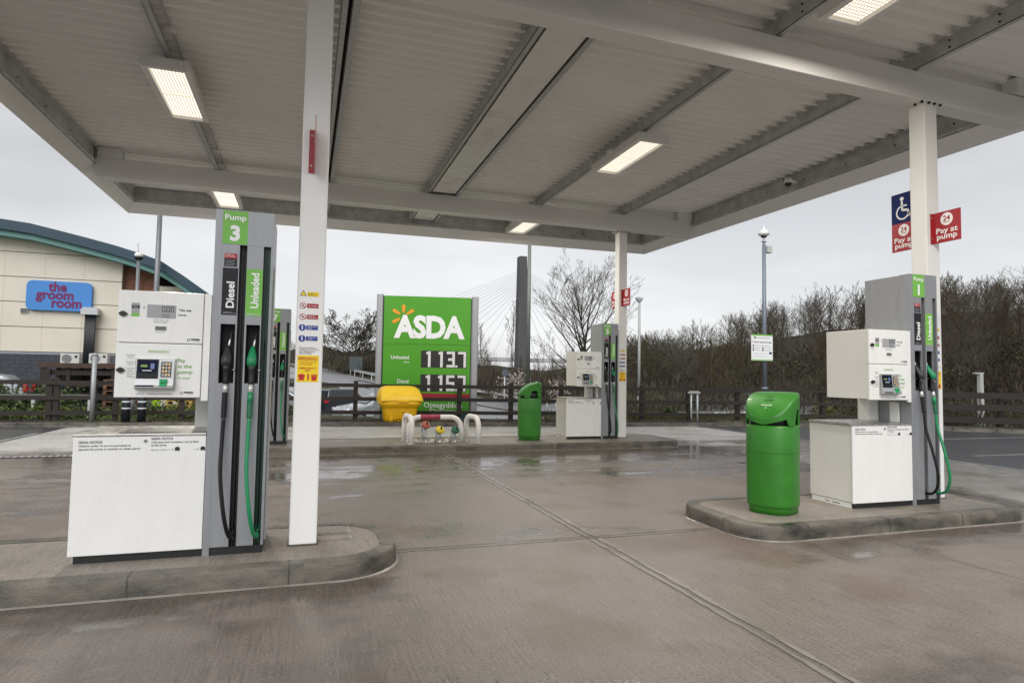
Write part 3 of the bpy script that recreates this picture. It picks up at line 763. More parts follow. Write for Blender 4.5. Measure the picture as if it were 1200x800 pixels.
    for (z0, z1, m_) in ((1.832, 1.850, GREYL), (1.808, 1.831, LABELD), (1.776, 1.805, GREYL), (1.752, 1.775, GREEN)): mb.box(.325, yf-.001, z0, .377, yf, z1, m_)
    text(mb, 'Diesel', (.351, yf-.001, 1.815), .012, TXTW, align='C', bold=.01)
    mb.box(.425, yf-.0008, 1.745, .615, yf, 1.842, GREYL)
    mb.box(.482, yf-.0008, 1.655, .556, yf, 1.685, mat('dark lcd', (.16, .16, .17), .3))
    seven(mb, '000', .522, 1.792, .042, TXTK, yf-.001); mb.box(.549, yf-.002, 1.792, .554, yf-.001, 1.797, TXTK)
    seven(mb, '000', .524, 1.750, .026, mat('grey lcd digit', (.13, .13, .13), .4), yf-.001)
    seven(mb, '0000', .494, 1.662, .017, mat('grey lcd digit', (0, 0, 0)), yf-.001)
    B(mb, 'display', up)
    mb = MB()
    text(mb, '£', (.400, yf, 1.812), .022, TXTK, bold=.02); text(mb, 'This sale', (.632, yf, 1.802), .022, TXTK, bold=.02, fit=.085); text(mb, 'Litres', (.628, yf, 1.768), .020, TXTK, bold=.02, fit=.055)
    text(mb, 'Minimum delivery 2 litres', (.47, yf, 1.727), .012, TXTK, fit=.10); text(mb, 'Maximum £99.99', (.47, yf, 1.711), .012, TXTK, fit=.09)
    text(mb, 'Pence per litre', (.485, yf, 1.640), .010, TXTK, fit=.065)
    mb.disc((.706, yf, 1.590), (0, -1, 0), .011, TXTK, 18, .001, .0075); quad(mb, (.722, yf, 1.590), .058, .011, TXTK); quad(mb, (.735, yf, 1.580), .045, .005, GREYL)
    B(mb, 'display_lettering', up)
    # payment terminal
    mb = MB()
    mb.box(.368, -.030, 1.225, .632, -.0145, 1.452, STEEL)
    mb.prism([(-.030, 1.228), (-.075, 1.235), (-.075, 1.255), (-.052, 1.30), (-.034, 1.445), (-.030, 1.448)], .374, .626, mat('terminal aluminium', (.42, .43, .44), .35, metal=.5), 'x')
    term = B(mb, 'payment_terminal', lo, .005)
    def onp(x0, z0, x1, z1, m_, off=.001, nm=None):
        """patch on the sloping terminal face"""
        def yy(z): return -.034-(1.445-z)/(1.445-1.30)*.018 if z > 1.30 else -.052-(1.30-z)/.045*.023
        mb.add([(x0, yy(z0)-off, z0), (x1, yy(z0)-off, z0), (x1, yy(z1)-off, z1), (x0, yy(z1)-off, z1)], [(0, 1, 2, 3)], m_)
    mb = MB(); onp(.382, 1.302, .522, 1.442, mat('terminal screen bezel', (.010, .011, .014), .35, spec=.2), .002)
    onp(.392, 1.345, .512, 1.432, mat('terminal screen', (.003, .004, .018), .35, emis=(.015, .03, .16), estr=.04, spec=.1), .003)
    onp(.408, 1.385, .45, 1.402, mat('screen text', (.12, .20, .03), .4, emis=(.3, .55, .1), estr=.1), .004); onp(.470, 1.372, .495, 1.412, mat('screen icon', (.08, .11, .25), .4, emis=(.25, .35, .8), estr=.08), .004)
    onp(.42, 1.358, .48, 1.363, TXTW, .004)
    for k in range(5): onp(.392+k*.025, 1.315, .410+k*.025, 1.327, LABELD, .004)
    B(mb, 'screen', None).parent = lo
    mb = MB(); onp(.538, 1.315, .606, 1.425, BLACK, .003)
    for i in range(3):
        for j in range(4): onp(.545+i*.020, 1.322+j*.026, .560+i*.020, 1.340+j*.026, (mat('amber keys', (.62, .44, .25), .4) if (i+j) % 3 else GREYL), .005)
    mb.build('keypad', lo)
    mb = MB(); mb.box(.538, -.082, 1.248, .585, -.060, 1.300, mat('green card reader', (.02, .36, .12), .3)); mb.box(.545, -.084, 1.272, .578, -.08, 1.277, DARK); mb.box(.385, -.078, 1.244, .50, -.074, 1.256, DARK)
    mb.build('card_slot', lo, .003)
    mb = MB()
    for i, tt in enumerate(('Pay', 'at the', 'pump')): text(mb, tt, (.641, yf, 1.425-i*.042), .038, TXTG, bold=.012, fit=(.05, .093, .10)[i])
    text(mb, "it's easy!", (.641, yf, 1.302), .026, TXTG, fit=.085)
    mb.disc((.674, yf, 1.198), (0, -1, 0), .011, TXTK, 18, .001, .0075); quad(mb, (.690, yf, 1.198), .062, .011, TXTK); quad(mb, (.705, yf, 1.188), .045, .004, GREYL)
    for z in (1.470, 1.420, 1.375):
        mb.box(.305, yf-.001, z, .310, yf, z+.006, TXTK)
        for j in range(3 if z > 1.4 else 7): quad(mb, (.314, yf, z-j*.011), .05-.012*((j*7) % 3)/2, .004, GREYL)
    mb.box(.44, yf-.0008, 1.488, .585, yf, 1.512, mat('pale green label', (.62, .68, .56), .5)); quad(mb, (.447, yf, 1.498), .12, .004, TXTG, off=.002)
    quad(mb, (.38, yf, 1.190), .05, .005, GREYL); quad(mb, (.45, yf, 1.190), .16, .0035, TXTK)
    mb.build('payment_lettering', lo)
    # tower -------------------------------------------------------------
    T = W; H = 2.595; mb = MB(); S = SILVER
    mb.box(T+.004, .134, .06, T+.412, D-.02, H-.004, S)
    mb.box(T, 0, 0, T+.046, .13, H, S)
    # front bays (outer faces at y=0, recesses between)
    def bay(x0, x1, nx0, nx1):
        mb.box(x0, 0, .06, x1, .13, 1.275, S); mb.box(x0, 0, 1.722, x1, .13, 2.33, S)
        mb.box(x0, 0, 1.275, nx0, .13, 1.722, S); mb.box(nx1, 0, 1.275, x1, .13, 1.722, S)
        mb.box(nx0, .11, 1.275, nx1, .13, 1.722, DARK); mb.box(nx0, .004, 1.268, nx1, .11, 1.275, DARK)
        mb.box(nx0, .02, 1.275, nx0+.004, .11, 1.722, DARK); mb.box(nx1-.004, .02, 1.275, nx1, .11, 1.722, DARK)
    bay(T+.0465, T+.176, T+.062, T+.166); bay(T+.229, T+.347, T+.242, T+.340)
    mb.box(T+.399, 0, .06, T+.416, .13, 2.33, S); mb.box(T+.0465, 0, 2.331, T+.416, .13, H, S)
    tower = B(mb, 'tower')
    for o_ in ():pass
    mb = MB(); mb.box(T+.177, .05, .05, T+.228, .128, 2.33, DARK); mb.box(T+.195, .03, .06, T+.20, .05, 2.33, BLACK)
    mb.box(T+.348, .05, .05, T+.398, .128, 2.33, DGREEN); mb.box(T+.365, .03, .06, T+.37, .05, 2.33, DGREEN)
    B(mb, 'hose_channel', tower)
    mb = MB(); mb.box(T+.0465, .012, -.001, T+.412, D-.03, .058, BLACK); B(mb, 'tower_plinth', tower)
    for k in (.10, .30): pass
    # number plate and fuel labels
    mb = MB(); mb.box(T+.05, -.0015, 2.335, T+.227, -.0002, 2.59, GREEN)
    text(mb, 'Pump', (T+.139, -.0015, 2.520), .060, TXTW, align='C', bold=.02, fit=.15)
    text(mb, num, (T+.139, -.0015, 2.365), .155, TXTW, align='C', bold=.045)
    B(mb, 'number_plate', tower)
    mb = MB(); mb.box(T+.062, -.0015, 1.790, T+.170, -.0002, 2.150, LABELD)
    text(mb, 'Diesel', (T+.147, -.0015, 1.845), .078, TXTW, (0, 0, 1), (-1, 0, 0), bold=.025, fit=.20)
    for k, wd in enumerate((.06, .09)): quad(mb, (T+.075, -.002, 1.81-k*.008), wd, .003, GREYL)
    mb.box(T+.070, -.0015, 2.160, T+.160, -.0002, 2.262, LABELD); mb.box(T+.070, -.002, 2.222, T+.160, -.001, 2.262, RED)
    text(mb, 'Prepare to\npay at pump', (T+.075, -.002, 2.248), .014, TXTW)
    for k in range(4): quad(mb, (T+.078, -.002, 2.205-k*.012), .07-.01*(k % 2), .003, GREYL)
    B(mb, 'diesel_label', tower)
    mb = MB(); mb.box(T+.231, -.0015, 1.790, T+.346, -.0002, 2.150, GREEN)
    text(mb, 'Unleaded', (T+.320, -.0015, 1.850), .078, TXTW, (0, 0, 1), (-1, 0, 0), bold=.025, fit=.27)
    for k, wd in enumerate((.06, .10)): quad(mb, (T+.238, -.002, 1.805-k*.008), wd, .003, mat('pale green label', (0, 0, 0)))
    mb.disc((T+.29, -.001, 1.755), (0, -1, 0), .02, GREYL, 18, .001, .014)
    B(mb, 'unleaded_label', tower)
    # nozzles and hoses
    for k, (xc, hm, bm, slot) in enumerate(((T+.115, BLKR, mat('charcoal nozzle boot', (.025, .026, .027), .5), T+.202), (T+.292, HGREEN, mat('green nozzle boot', (.01, .22, .085), .45), T+.372))):
        nn = 'nozzle'
        mb = MB()
        mb.tube([(xc+.018, .085, 1.665), (xc+.012, .062, 1.60), (xc+.004, .03, 1.53)], [.009, .011, .013], STEEL, 10)
        n_ = B(mb, nn)
        mb = MB()
        rs = []
        for (yy, zz, rx, rz) in ((.035, 1.555, .014, .014), (.025, 1.53, .022, .020), (.0, 1.49, .030, .028), (-.028, 1.455, .036, .034), (-.04, 1.425, .034, .03), (-.035, 1.40, .026, .024), (-.02, 1.37, .020, .02), (-.02, 1.30, .019, .018), (-.028, 1.255, .018, .017)):
            rs.append([(xc+rx*math.cos(t*math.pi/7), yy+rz*math.sin(t*math.pi/7)*.9, zz+rz*math.sin(t*math.pi/7)*-.35) for t in range(14)])
        rs = [q[::-1] for q in rs]
        mb.rings(rs[:6], bm, True); mb.rings(rs[5:], BLACK if k == 0 else mat('charcoal nozzle boot', (0, 0, 0)), True)
        mb.tube([(xc, .02, 1.42), (xc, .05, 1.38), (xc, .05, 1.31), (xc, .0, 1.285)], .008, BLACK, 8)
        B(mb, 'grip', n_)
        mb = MB(); mb.tube([(xc, -.028, 1.265), (xc, -.036, 1.205)], [.017, .019], mat('white swivel', (.6, .6, .58), .3, metal=.4), 14); B(mb, 'swivel', n_)
        mb = MB(); mb.tube([(xc+.062*(1 if k == 0 else 1)-.01, -.001, 1.375), (xc+.052, -.014, 1.375)], .010, STEEL, 10); B(mb, 'nozzle_lock', tower)
        mb = MB(); z = 1.205; pts = []; rr = []
        for i in range(22):
            pts.append((xc, -.036-.001*i, 1.205-i*.009)); rr.append(.0185+(.0025 if i % 2 else -.001)*(1 if i > 8 else .2))
        mb.tube(pts, rr, hm if k == 0 else mat('green sleeve', (.008, .12, .05), .45), 12)
        if k == 1:
            mb.tube([(xc, -.037, 1.205), (xc, -.043, 1.125)], .0205, HGREEN, 12)
        sl = MB  # sleeve stays one mesh with the ribs
        hs = B(mb, 'hose_sleeve', n_)
        mb = MB(); P0 = Vector((xc, -.057, 1.01)); dz = slot-xc
        ctrl = [P0, Vector((xc-.002, -.075, .86)), Vector((xc+.0, -.12-sag, .62)), Vector((xc+dz*.35, -.15-sag*1.3, .36)), Vector((xc+dz*.7, -.11-sag, .19)), Vector((slot, -.03-sag*.3, .125)), Vector((slot, .04, .15)), Vector((slot, .07, .23))]
        pts = []
        for i in range(len(ctrl)-1):
            p0 = ctrl[max(0, i-1)]; p1 = ctrl[i]; p2 = ctrl[i+1]; p3 = ctrl[min(len(ctrl)-1, i+2)]
            for t in range(7):
                t_ = t/7; pts.append(.5*((2*p1)+(p2-p0)*t_+(2*p0-5*p1+4*p2-p3)*t_*t_+(3*p1-p0-3*p2+p3)*t_**3))
        pts.append(ctrl[-1])
        mb.tube(pts, .0145, hm, 12); B(mb, 'hose')
        # retractor cord in the slot
        mb = MB(); mb.tube([(slot, .04, .16), (slot, .045, 1.6)], .006, BLACK, 6); mb.box(slot-.016, .02, .10, slot+.016, .05, .16, BLACK); mb.build('hose_clamp', tower)
    # right flank trunking
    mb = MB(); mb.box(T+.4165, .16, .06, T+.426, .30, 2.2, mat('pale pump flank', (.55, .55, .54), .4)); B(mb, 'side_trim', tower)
    # printer / service panel seam lines on head sides
    return r
make_pump(-1.532, 5.20, '3', 'fuel pump with a Pump 3 plate left of the nearest white column')
make_pump(5.627, 5.35, '1', 'fuel pump with a Pump 1 plate right of the nearer green litter bin', .025)
make_pump(5.516, 12.92, '5', 'fuel pump with a 5 plate right of the farther green litter bin', .02)
make_pump(-1.56, 12.92, '7', 'fuel pump with a 7 plate half hidden between pump 3 and the nearest column', .01)

# ================================================================== LITTER BINS
def make_bin(x, y, rz, label, sc=1):
    r = empty('litter_bin', (x, y, IH), rz, label, 'litter bin', 'green litter bins on the islands')
    Rr = .245; n = 48
    def se(rad, z, dx=0, sxl=1.0, e=2.6):
        o = []
        for k in range(n):
            t = 2*math.pi*k/n; c, s_ = math.cos(t), math.sin(t)
            o.append((math.copysign(abs(c)**(2/e), c)*rad, math.copysign(abs(s_)**(2/e), s_)*rad, z))
        return o
    mb = MB()
    mb.rings([se(.222, .0), se(.226, .07), se(.226, .075)], BGREEN, True)
    mb.rings([se(.236, .07), se(.243, .078), se(.245, .10), se(.2465, .36), se(.248, .62), se(.25, .88), se(.244, .895), se(.232, .90)], BGREEN, True)
    mb.rings([se(.2485, .617), se(.2485, .623)], mat('moulding line', (.012, .08, .006), .5), False)
    for a in (-2.5, -1.2, -.3, .9, 2.2):   # feet gaps
        mb.box(math.cos(a)*.225-.012, math.sin(a)*.225-.012, .004, math.cos(a)*.225+.012, math.sin(a)*.225+.012, .06, BGREEN)
    body = mb.build('bin_body', r)
    mb = MB(); mb.rings([se(.205, .88), se(.205, 1.03)], DARK, True); mb.build('liner', r)
    # wall above the body with openings at front (-x) and at the sides; then the sloping hood with a pointed lip
    mb = MB(); P = se(.250, 0); 
    def topz(px): # sloping crown: low at the front (-x), high at the back
        t = (px+.25)/.5; t = max(0, min(1, t)); return .99+.25*(1-(1-t)**2.6)
    def lipz(k):
        t = 2*math.pi*k/n; fr = abs(((t-math.pi+math.pi) % (2*math.pi))-math.pi)   # angle away from the front
        if fr < .95: return .908+.062*(fr/.95)**.9
        if abs(fr-1.75) < .30: return 1.06
        return .90
    wl = [lipz(k) for k in range(n)]
    for k in range(n):
        k2 = (k+1) % n
        a, b = P[k], P[k2]; za, zb = wl[k], wl[k2]
        ta, tb = max(za+.01, topz(a[0])), max(zb+.01, topz(b[0]))
        mb.add([(a[0], a[1], za), (b[0], b[1], zb), (b[0], b[1], tb-.03), (a[0], a[1], ta-.03)], [(0, 1, 2, 3)], BGREEN, True)
        mb.add([(a[0]*.93, a[1]*.93, za), (b[0]*.93, b[1]*.93, zb), (b[0], b[1], zb), (a[0], a[1], za)], [(0, 1, 2, 3)], BGREEN, False)
    rs = []
    for f, dz in ((1.0, -.03), (.992, -.014), (.97, -.004), (.93, 0), (.75, .003), (.5, .005), (.25, .006), (.02, .006)):
        rs.append([(p[0]*f, p[1]*f, max(wl[k]*0+.955 if f > .9 else 0, topz(p[0]*f))+dz) for k, p in enumerate(P)])
    rs[0] = [(p[0], p[1], max(wl[k]+.01, topz(p[0]))-.03) for k, p in enumerate(P)]
    mb.rings(rs, BGREEN, False)
    # front lip pulled down to a point
    mb.build('hood', r)
    mb = MB()
    zt = lambda x: topz(x)+.007
    for (x0, x1, y0, y1) in ((-.10, -.03, -.05, .05),):
        mb.add([(x0, y0, zt(x0)), (x1, y0*.6, zt(x1)), (x1, y1*.6, zt(x1)), (x0, y1, zt(x0))], [(0, 1, 2, 3)], mat('dark green dimple', (.015, .12, .01), .3))
    mb.build('stub_plate', r)
    mb = MB(); xa = -.2465
    for i in range(9):
        yy = .055-i*.0125
        x_ = -.165+abs(i-4)*.0005
        mb.add([(x_, yy, zt(x_)+.002), (x_+.0, yy-.0085, zt(x_)+.002), (x_+.018, yy-.0085, zt(x_+.018)+.002), (x_+.018, yy, zt(x_+.018)+.002)], [(0, 1, 2, 3)], mat('worn pale print', (.38, .55, .34), .5))
    mb.add([(-.19, 0, zt(-.19)+.002), (-.178, -.014, zt(-.178)+.002), (-.178, .014, zt(-.178)+.002)], [(0, 1, 2)], mat('worn pale print', (0, 0, 0)))
    mb.build('printed_mark', r)
    return r
make_bin(4.70, 5.49, R(28), 'green litter bin on the near island left of pump 1')
make_bin(4.68, 13.0, R(-8), 'green litter bin on the far island left of pump 5')

# ================================================================== HOOP BARRIERS AND FILL POINTS
def hoop(p0, p1, h, rad, label, band=False, cr=.22):
    c = ((p0[0]+p1[0])/2, (p0[1]+p1[1])/2, IH); r = empty('hoop_barrier', c, 0, label, 'barrier', 'white tubular hoops guarding the valves')
    a = Vector((p0[0]-c[0], p0[1]-c[1], 0)); b = -a; d = (b-a).normalized(); L_ = (b-a).length; cr = min(cr, L_/2)
    pts = [a, a+Vector((0, 0, h-cr))]
    for k in range(1, 9): t = k/8*math.pi/2; pts.append(a+d*(cr-cr*math.cos(t))+Vector((0, 0, h-cr+cr*math.sin(t))))
    for k in range(0, 8): t = k/8*math.pi/2; pts.append(b-d*(cr-cr*math.sin(t))+Vector((0, 0, h-cr+cr*math.cos(t))))
    pts += [b+Vector((0, 0, h-cr)), b]
    mb = MB(); mb.tube(pts, rad, mat('white hoop paint', (.80, .79, .77), .4, noise=.05, nscale=6), 14); mb.build('hoop', r)
    mb = MB()
    for q in (a, b): mb.tube([q, q+Vector((0, 0, .012))], rad*1.6, STEEL, 14)
    mb.build('floor_flange', r)
    if band:
        mb = MB(); mb.tube([Vector((-.30, 0, h))+Vector((0, 0, 0)), Vector((.10, -.0, h))], rad*1.03, mat('red band', (.36, .05, .09), .5), 14); mb.build('red_band', r).rotation_euler[2] = math.atan2(d.y, d.x)
hoop((1.99, 13.15), (2.03, 12.43), .53, .052, 'white hoop at the left end of the valve guard', cr=.2)
hoop((2.06, 12.98), (3.12, 12.86), .50, .052, 'wide white hoop with a dark red band behind the fill valves', True)
hoop((3.28, 13.05), (3.37, 12.38), .52, .052, 'white hoop at the right end of the valve guard', cr=.2)
def valve(x, y, colr, label, tall=0.0):
    r = empty('fill_valve', (x, y, IH), .3, label, 'valve', 'tank fill valves on the far island')
    mb = MB(); mb.tube([(0, 0, 0), (0, 0, .03)], .11, STEEL, 20); mb.tube([(0, 0, .03), (0, 0, .05)], .08, STEEL, 16); mb.tube([(0, 0, .05), (0, 0, .20+tall)], .045, GALV, 14)
    mb.tube([(0, 0, .12), (0, 0, .14)], .065, GALV, 14); mb.tube([(0, -.02, .2+tall), (0, -.05, .24+tall)], [.05, .07], STEEL, 16); mb.build('pipe', r)
    mb = MB(); mb.tube([(0, -.05, .24+tall), (0, -.075, .27+tall), (0, -.10, .29+tall)], [.085, .088, .06], colr, 18); mb.box(-.012, -.125, .26+tall, .012, -.10, .33+tall, BLACK); mb.build('cap', r, .004)
    mb = MB(); mb.tube([(-.09, 0, .30+tall), (-.075, -.02, .20+tall), (-.05, -.01, .12+tall)], .010, GALV, 6)
    mb.tube([(.09, 0, .30+tall), (.08, -.02, .22+tall)], .008, GALV, 6); mb.build('lever', r)
valve(2.33, 12.72, mat('dull red cap', (.42, .10, .06), .45), 'fill valve with a dull red cap, leftmost', .10)
valve(2.62, 12.70, mat('yellow cap', (.72, .55, .01), .4), 'fill valve with a yellow cap in the middle of the three')
valve(2.93, 12.68, mat('dark green cap', (.01, .12, .06), .4), 'fill valve with a dark green cap, rightmost')
for i, x in enumerate((2.16, 2.47, 2.77)):
    mb = MB(); mb.tube([(x, 12.62, IH), (x, 12.62, IH+.05), (x, 12.62, IH+.085)], [.055, .055, .03], mat('pale tag plastic', (.55, .53, .45), .5), 14); mb.tube([(x-.06, 12.62, IH), (x-.06, 12.62, IH+.03)], .03, SGREEN if i == 0 else GALV, 10)
    mb.build('vapour_cap', label=('small pale cap left of the red valve', 'small pale cap between red and yellow valves', 'small pale cap between yellow and green valves')[i], cat='cap', group='small caps between the valves')

# ================================================================== GRIT BIN
def grit():
    p = at(469, 492, 19.15); r = empty('grit_bin', (p.x, 19.35, .10), R(4), 'yellow plastic grit bin with a curved lid in front of the price sign', 'grit bin')
    def rr(w_, d, z, dy=0, n=40, e=5):
        o = []
        for k in range(n):
            t = 2*math.pi*k/n; c, s = math.cos(t), math.sin(t); o.append((math.copysign(abs(c)**(2/e), c)*w_/2, dy+math.copysign(abs(s)**(2/e), s)*d/2, z))
        return o
    mb = MB(); mb.rings([rr(.92, .50, 0), rr(.95, .52, .02), rr(1.02, .58, .36), rr(1.06, .60, .41), rr(1.13, .70, .45), rr(1.24, .80, .52), rr(1.26, .82, .60)], YBIN, True)
    for x_ in (-.30, .30): mb.box(x_-.05, -.27, .0, x_+.05, -.245, .30, YBIN)
    mb.build('bin_body', r)
    def lid(f, g):
        P_ = [(-.41, .60), (-.43, .63), (-.42, .68), (-.36, .80), (-.24, .93), (-.10, 1.02), (.06, 1.06), (.30, 1.06), (.39, 1.0), (.41, .60)]
        return [(y_*g, .60+(z_-.60)*f) for y_, z_ in P_]
    mb = MB(); secs = [(-.635, .06, .90), (-.633, .34, .94), (-.615, .60, .97), (-.575, .80, .99), (-.50, .93, 1.0), (-.36, 1.0, 1.0), (.36, 1.0, 1.0), (.50, .93, 1.0), (.575, .80, .99), (.615, .60, .97), (.633, .34, .94), (.635, .06, .90)]
    mb.rings([[(x_, y_, z_+.004) for y_, z_ in lid(f, g)] for x_, f, g in secs], mat('lid yellow plastic', (.95, .60, .02), .38, noise=.05, nscale=4, rvar=.06), True); mb.build('lid', r, .012)
    mb = MB(); mb.box(-.16, -.455, .585, .16, -.415, .615, YBIN); mb.box(.03, -.305, .26, .08, -.285, .285, DARK); mb.build('handle', r, .005)
grit()

# ================================================================== PRICE SIGN
def price_sign():
    r = empty('price_sign', (2.24, 21.0, -.05), R(-11.5), 'tall green supermarket fuel price sign with grey posts behind the fence', 'sign')
    r.rotation_euler[2] = -R(11.5)
    W = 3.22; H = 4.14; D = .22
    mb = MB(); mb.prism([(-.02, -.13), (.16, -.13), (.16, .13), (-.02, .13)], 0, H+.06, GALV, 'z'); 
    for x0, x1 in ((-.05, .16), (W-.16, W+.06)):
        m2 = MB(); m2.prism([(x0+.04, -.15), (x1-.02, -.17), (x1, -.13), (x1, .13), (x1-.02, .17), (x0+.04, .15), (x0, .09), (x0, -.09)], -.3, H+.04, mat('grey sign post', (.36, .36, .38), .45, metal=.2), 'z'); m2.build('post', r, .01)
    mb = MB(); mb.box(.19, -.10, .28, W-.19, .10, H, SGREEN); mb.box(.165, -.085, .28, W-.165, .085, H-.02, mat('dark sign edge', (.015, .04, .01), .5))
    mb.box(.19, -.102, 2.555, W-.19, -.098, 2.565, DARK); mb.box(.19, -.104, .735, W-.19, -.10, .96, RED); mb.box(.19, -.104, .14, W-.19, .10, .30, mat('teal base panel', (.01, .09, .11), .5))
    panel = mb.build('sign_panel', r)
    y = -.101
    mb = MB()
    # supermarket word mark, set heavy with angled A legs
    def poly(pts, m, yy=y-.004): mb.prism(pts, yy-.004, yy, m, 'y')
    text(mb, 'ASDA', (.52, y, 2.80), .98, TXTW, fit=2.32, bold=.046, off=.006, spacing=.97)
    mb.build('word_mark', panel)
    mb = MB()
    def petal(cx, cz, ang, L_, w_=.055):
        d = Vector((math.cos(ang), math.sin(ang))); n_ = Vector((-d.y, d.x)); c = Vector((cx, cz)); pts = []
        for t, k in ((0, .45), (.12, .72), (.6, 1.0), (.85, 1.0), (1, .7), (1.02, -.7), (.85, -1), (.6, -1), (.12, -.72), (0, -.45)): q = c+d*L_*t+n_*w_*k; pts.append((q.x, q.y))
        mb.prism(pts, y-.010, y-.003, ORNG, 'y')
    cx, cz = .80, 3.54
    petal(cx+.02, cz+.05, R(90), .26); petal(cx+.12, cz+.0, R(33), .27); petal(cx-.09, cz+.0, R(150), .27); petal(cx-.09, cz-.15, R(207), .27)
    mb.build('starburst', panel)
    for z0, digs, nm in ((1.80, '113.7', 'Unleaded'), (1.02, '115.7', 'Diesel')):
        mb = MB(); X0 = 1.42
        mb.box(X0, y-.004, z0, X0+1.50, y-.0005, z0+.56, mat('price board', (.02, .019, .02), .6, noise=.5, nscale=30))
        for k in range(1, 5): mb.box(X0+k*.30, y-.0045, z0, X0+k*.30+.008, y-.004, z0+.56, LABELD)
        mm = mat('flip digit white', (.72, .72, .70), .6, noise=.12, nscale=18)
        for i, ch in enumerate(digs.replace('.', '')):
            xc = X0+(.34, .74, 1.12, 1.49)[i]; w_ = .27; x1 = xc-.01; x0 = x1-w_; t = .082; za, zb = z0+.02, z0+.54; zm = (za+zb)/2; yy = y-.009
            S_ = lambda a, b, c, d: mb.box(a, yy, b, c, yy+.004, d, mm)
            if ch == '1': S_(x1-.10, za, x1-.015, zb); S_(x1-.16, zb-.10, x1-.101, zb-.02)
            if ch == '3': S_(x0, zb-t, x1, zb); S_(x0, za, x1, za+t); S_(x0+.05, zm-t/2, x1, zm+t/2); S_(x1-t, za+t, x1, zm-t/2); S_(x1-t, zm+t/2, x1, zb-t)
            if ch == '5': S_(x0, zb-t, x1, zb); S_(x0, za, x1, za+t); S_(x0, zm-t/2, x1, zm+t/2); S_(x1-t, za+t, x1, zm-t/2); S_(x0, zm+t/2, x0+t, zb-t)
            if ch == '7': S_(x0-.0, zb-t, x1, zb); S_(x1-t, za, x1, zb-t)
        mb.box(X0+1.125, y-.014, z0+.02, X0+1.20, y-.005, z0+.09, mm)
        mb.build('price_board', panel)
        mb = MB(); text(mb, nm, (1.03, y, z0+.27), .17, TXTW, align='R', fit=(.58 if nm[0] == 'U' else .36), off=.004, bold=.008); text(mb, 'litre', (1.03, y, z0+.14), .10, TXTW, align='R', off=.004)
        mb.build('fuel_lettering', panel)
    mb = MB(); text(mb, 'Optegyddion', (1.55, y, .50), .24, TXTW, fit=1.25, off=.004, bold=.008); text(mb, 'Opticians', (1.75, y, .33), .18, TXTW, fit=.9, off=.004)
    mb.build('panel_lettering', panel)
price_sign()

# ================================================================== FENCE
def fence(P, posts, label, rails=(.20, .61, 1.03), rh=.115, group='dark timber rail fences round the forecourt', tp=1.24):
    x0, y0 = P[0]; r = empty('timber_fence', (x0, y0, .06), 0, label, 'fence', group)
    def ly(x):
        for (a, b), (c, d) in zip(P, P[1:]):
            if a <= x <= c: return b+(d-b)*(x-a)/(c-a)
    for px in posts:
        y = ly(px); mb = MB(); w_ = .065; h = tp+random.uniform(-.02, .02); X, Y = px-x0, y-y0
        mb.prism([(X-w_, Y+.02), (X+w_, Y+.02), (X+w_, Y+.15), (X-w_, Y+.15)], -.1, h-.03, WOOD, 'z')
        mb.add([(X-w_, Y+.02, h-.03), (X+w_, Y+.02, h-.03), (X+w_, Y+.15, h-.03), (X-w_, Y+.15, h-.03), (X, Y+.085, h)], [(0, 1, 4), (1, 2, 4), (2, 3, 4), (3, 0, 4)], WOOD)
        mb.build('post', r)
    for z in rails:
        for (a, b), (c, d) in zip(P, P[1:]):
            mb = MB(); q = Vector((c-a, d-b)).normalized(); n_ = Vector((-q.y, q.x))*.035; A = Vector((a-x0, b-y0)); C_ = Vector((c-x0, d-y0)); dz = random.uniform(-.008, .008)
            pts = [A-n_, C_-n_, C_, A]
            mb.add([(p.x, p.y, z+dz) for p in pts]+[(p.x, p.y, z+rh+dz) for p in pts], [(0, 3, 2, 1), (4, 5, 6, 7), (0, 1, 5, 4), (1, 2, 6, 5), (2, 3, 7, 6), (3, 0, 4, 7)], WOOD); mb.build('rail', r)
fence([(-14, 20.6), (-6.6, 20.35), (-3.3, 20.3), (0, 20.4)], [-12.4, -10.2, -8.3, -6.62, -6.46, -5.57, -5.03, -3.35, -1.7], 'dark timber rail fence behind pump 3, left of the nearest column', tp=1.22)
fence([(0, 20.4), (1.55, 20.2), (4.85, 19.9), (6.35, 19.5), (8.0, 19.3), (10.9, 18.75)], [.02, 1.53, 4.78, 6.40, 8.08, 10.80], 'dark timber rail fence crossing in front of the price sign and grit bin')
fence([(10.9, 18.75), (12.4, 18.35), (14.4, 18.05), (17, 17.2), (19.5, 16.0)], [12.35, 14.1, 16.9, 19.4], 'dark timber rail fence behind the bin beside pump 1, centre right', group='dark timber rail fences round the forecourt')
fence([(19.5, 16.0), (21.5, 15.1), (24, 13.2), (27, 9.5)], [20.4, 21.9, 23.9, 26.0], 'dark timber rail fence right of pump 1 by the hedge', tp=1.3, rails=(.14, .56, .95), rh=.2)

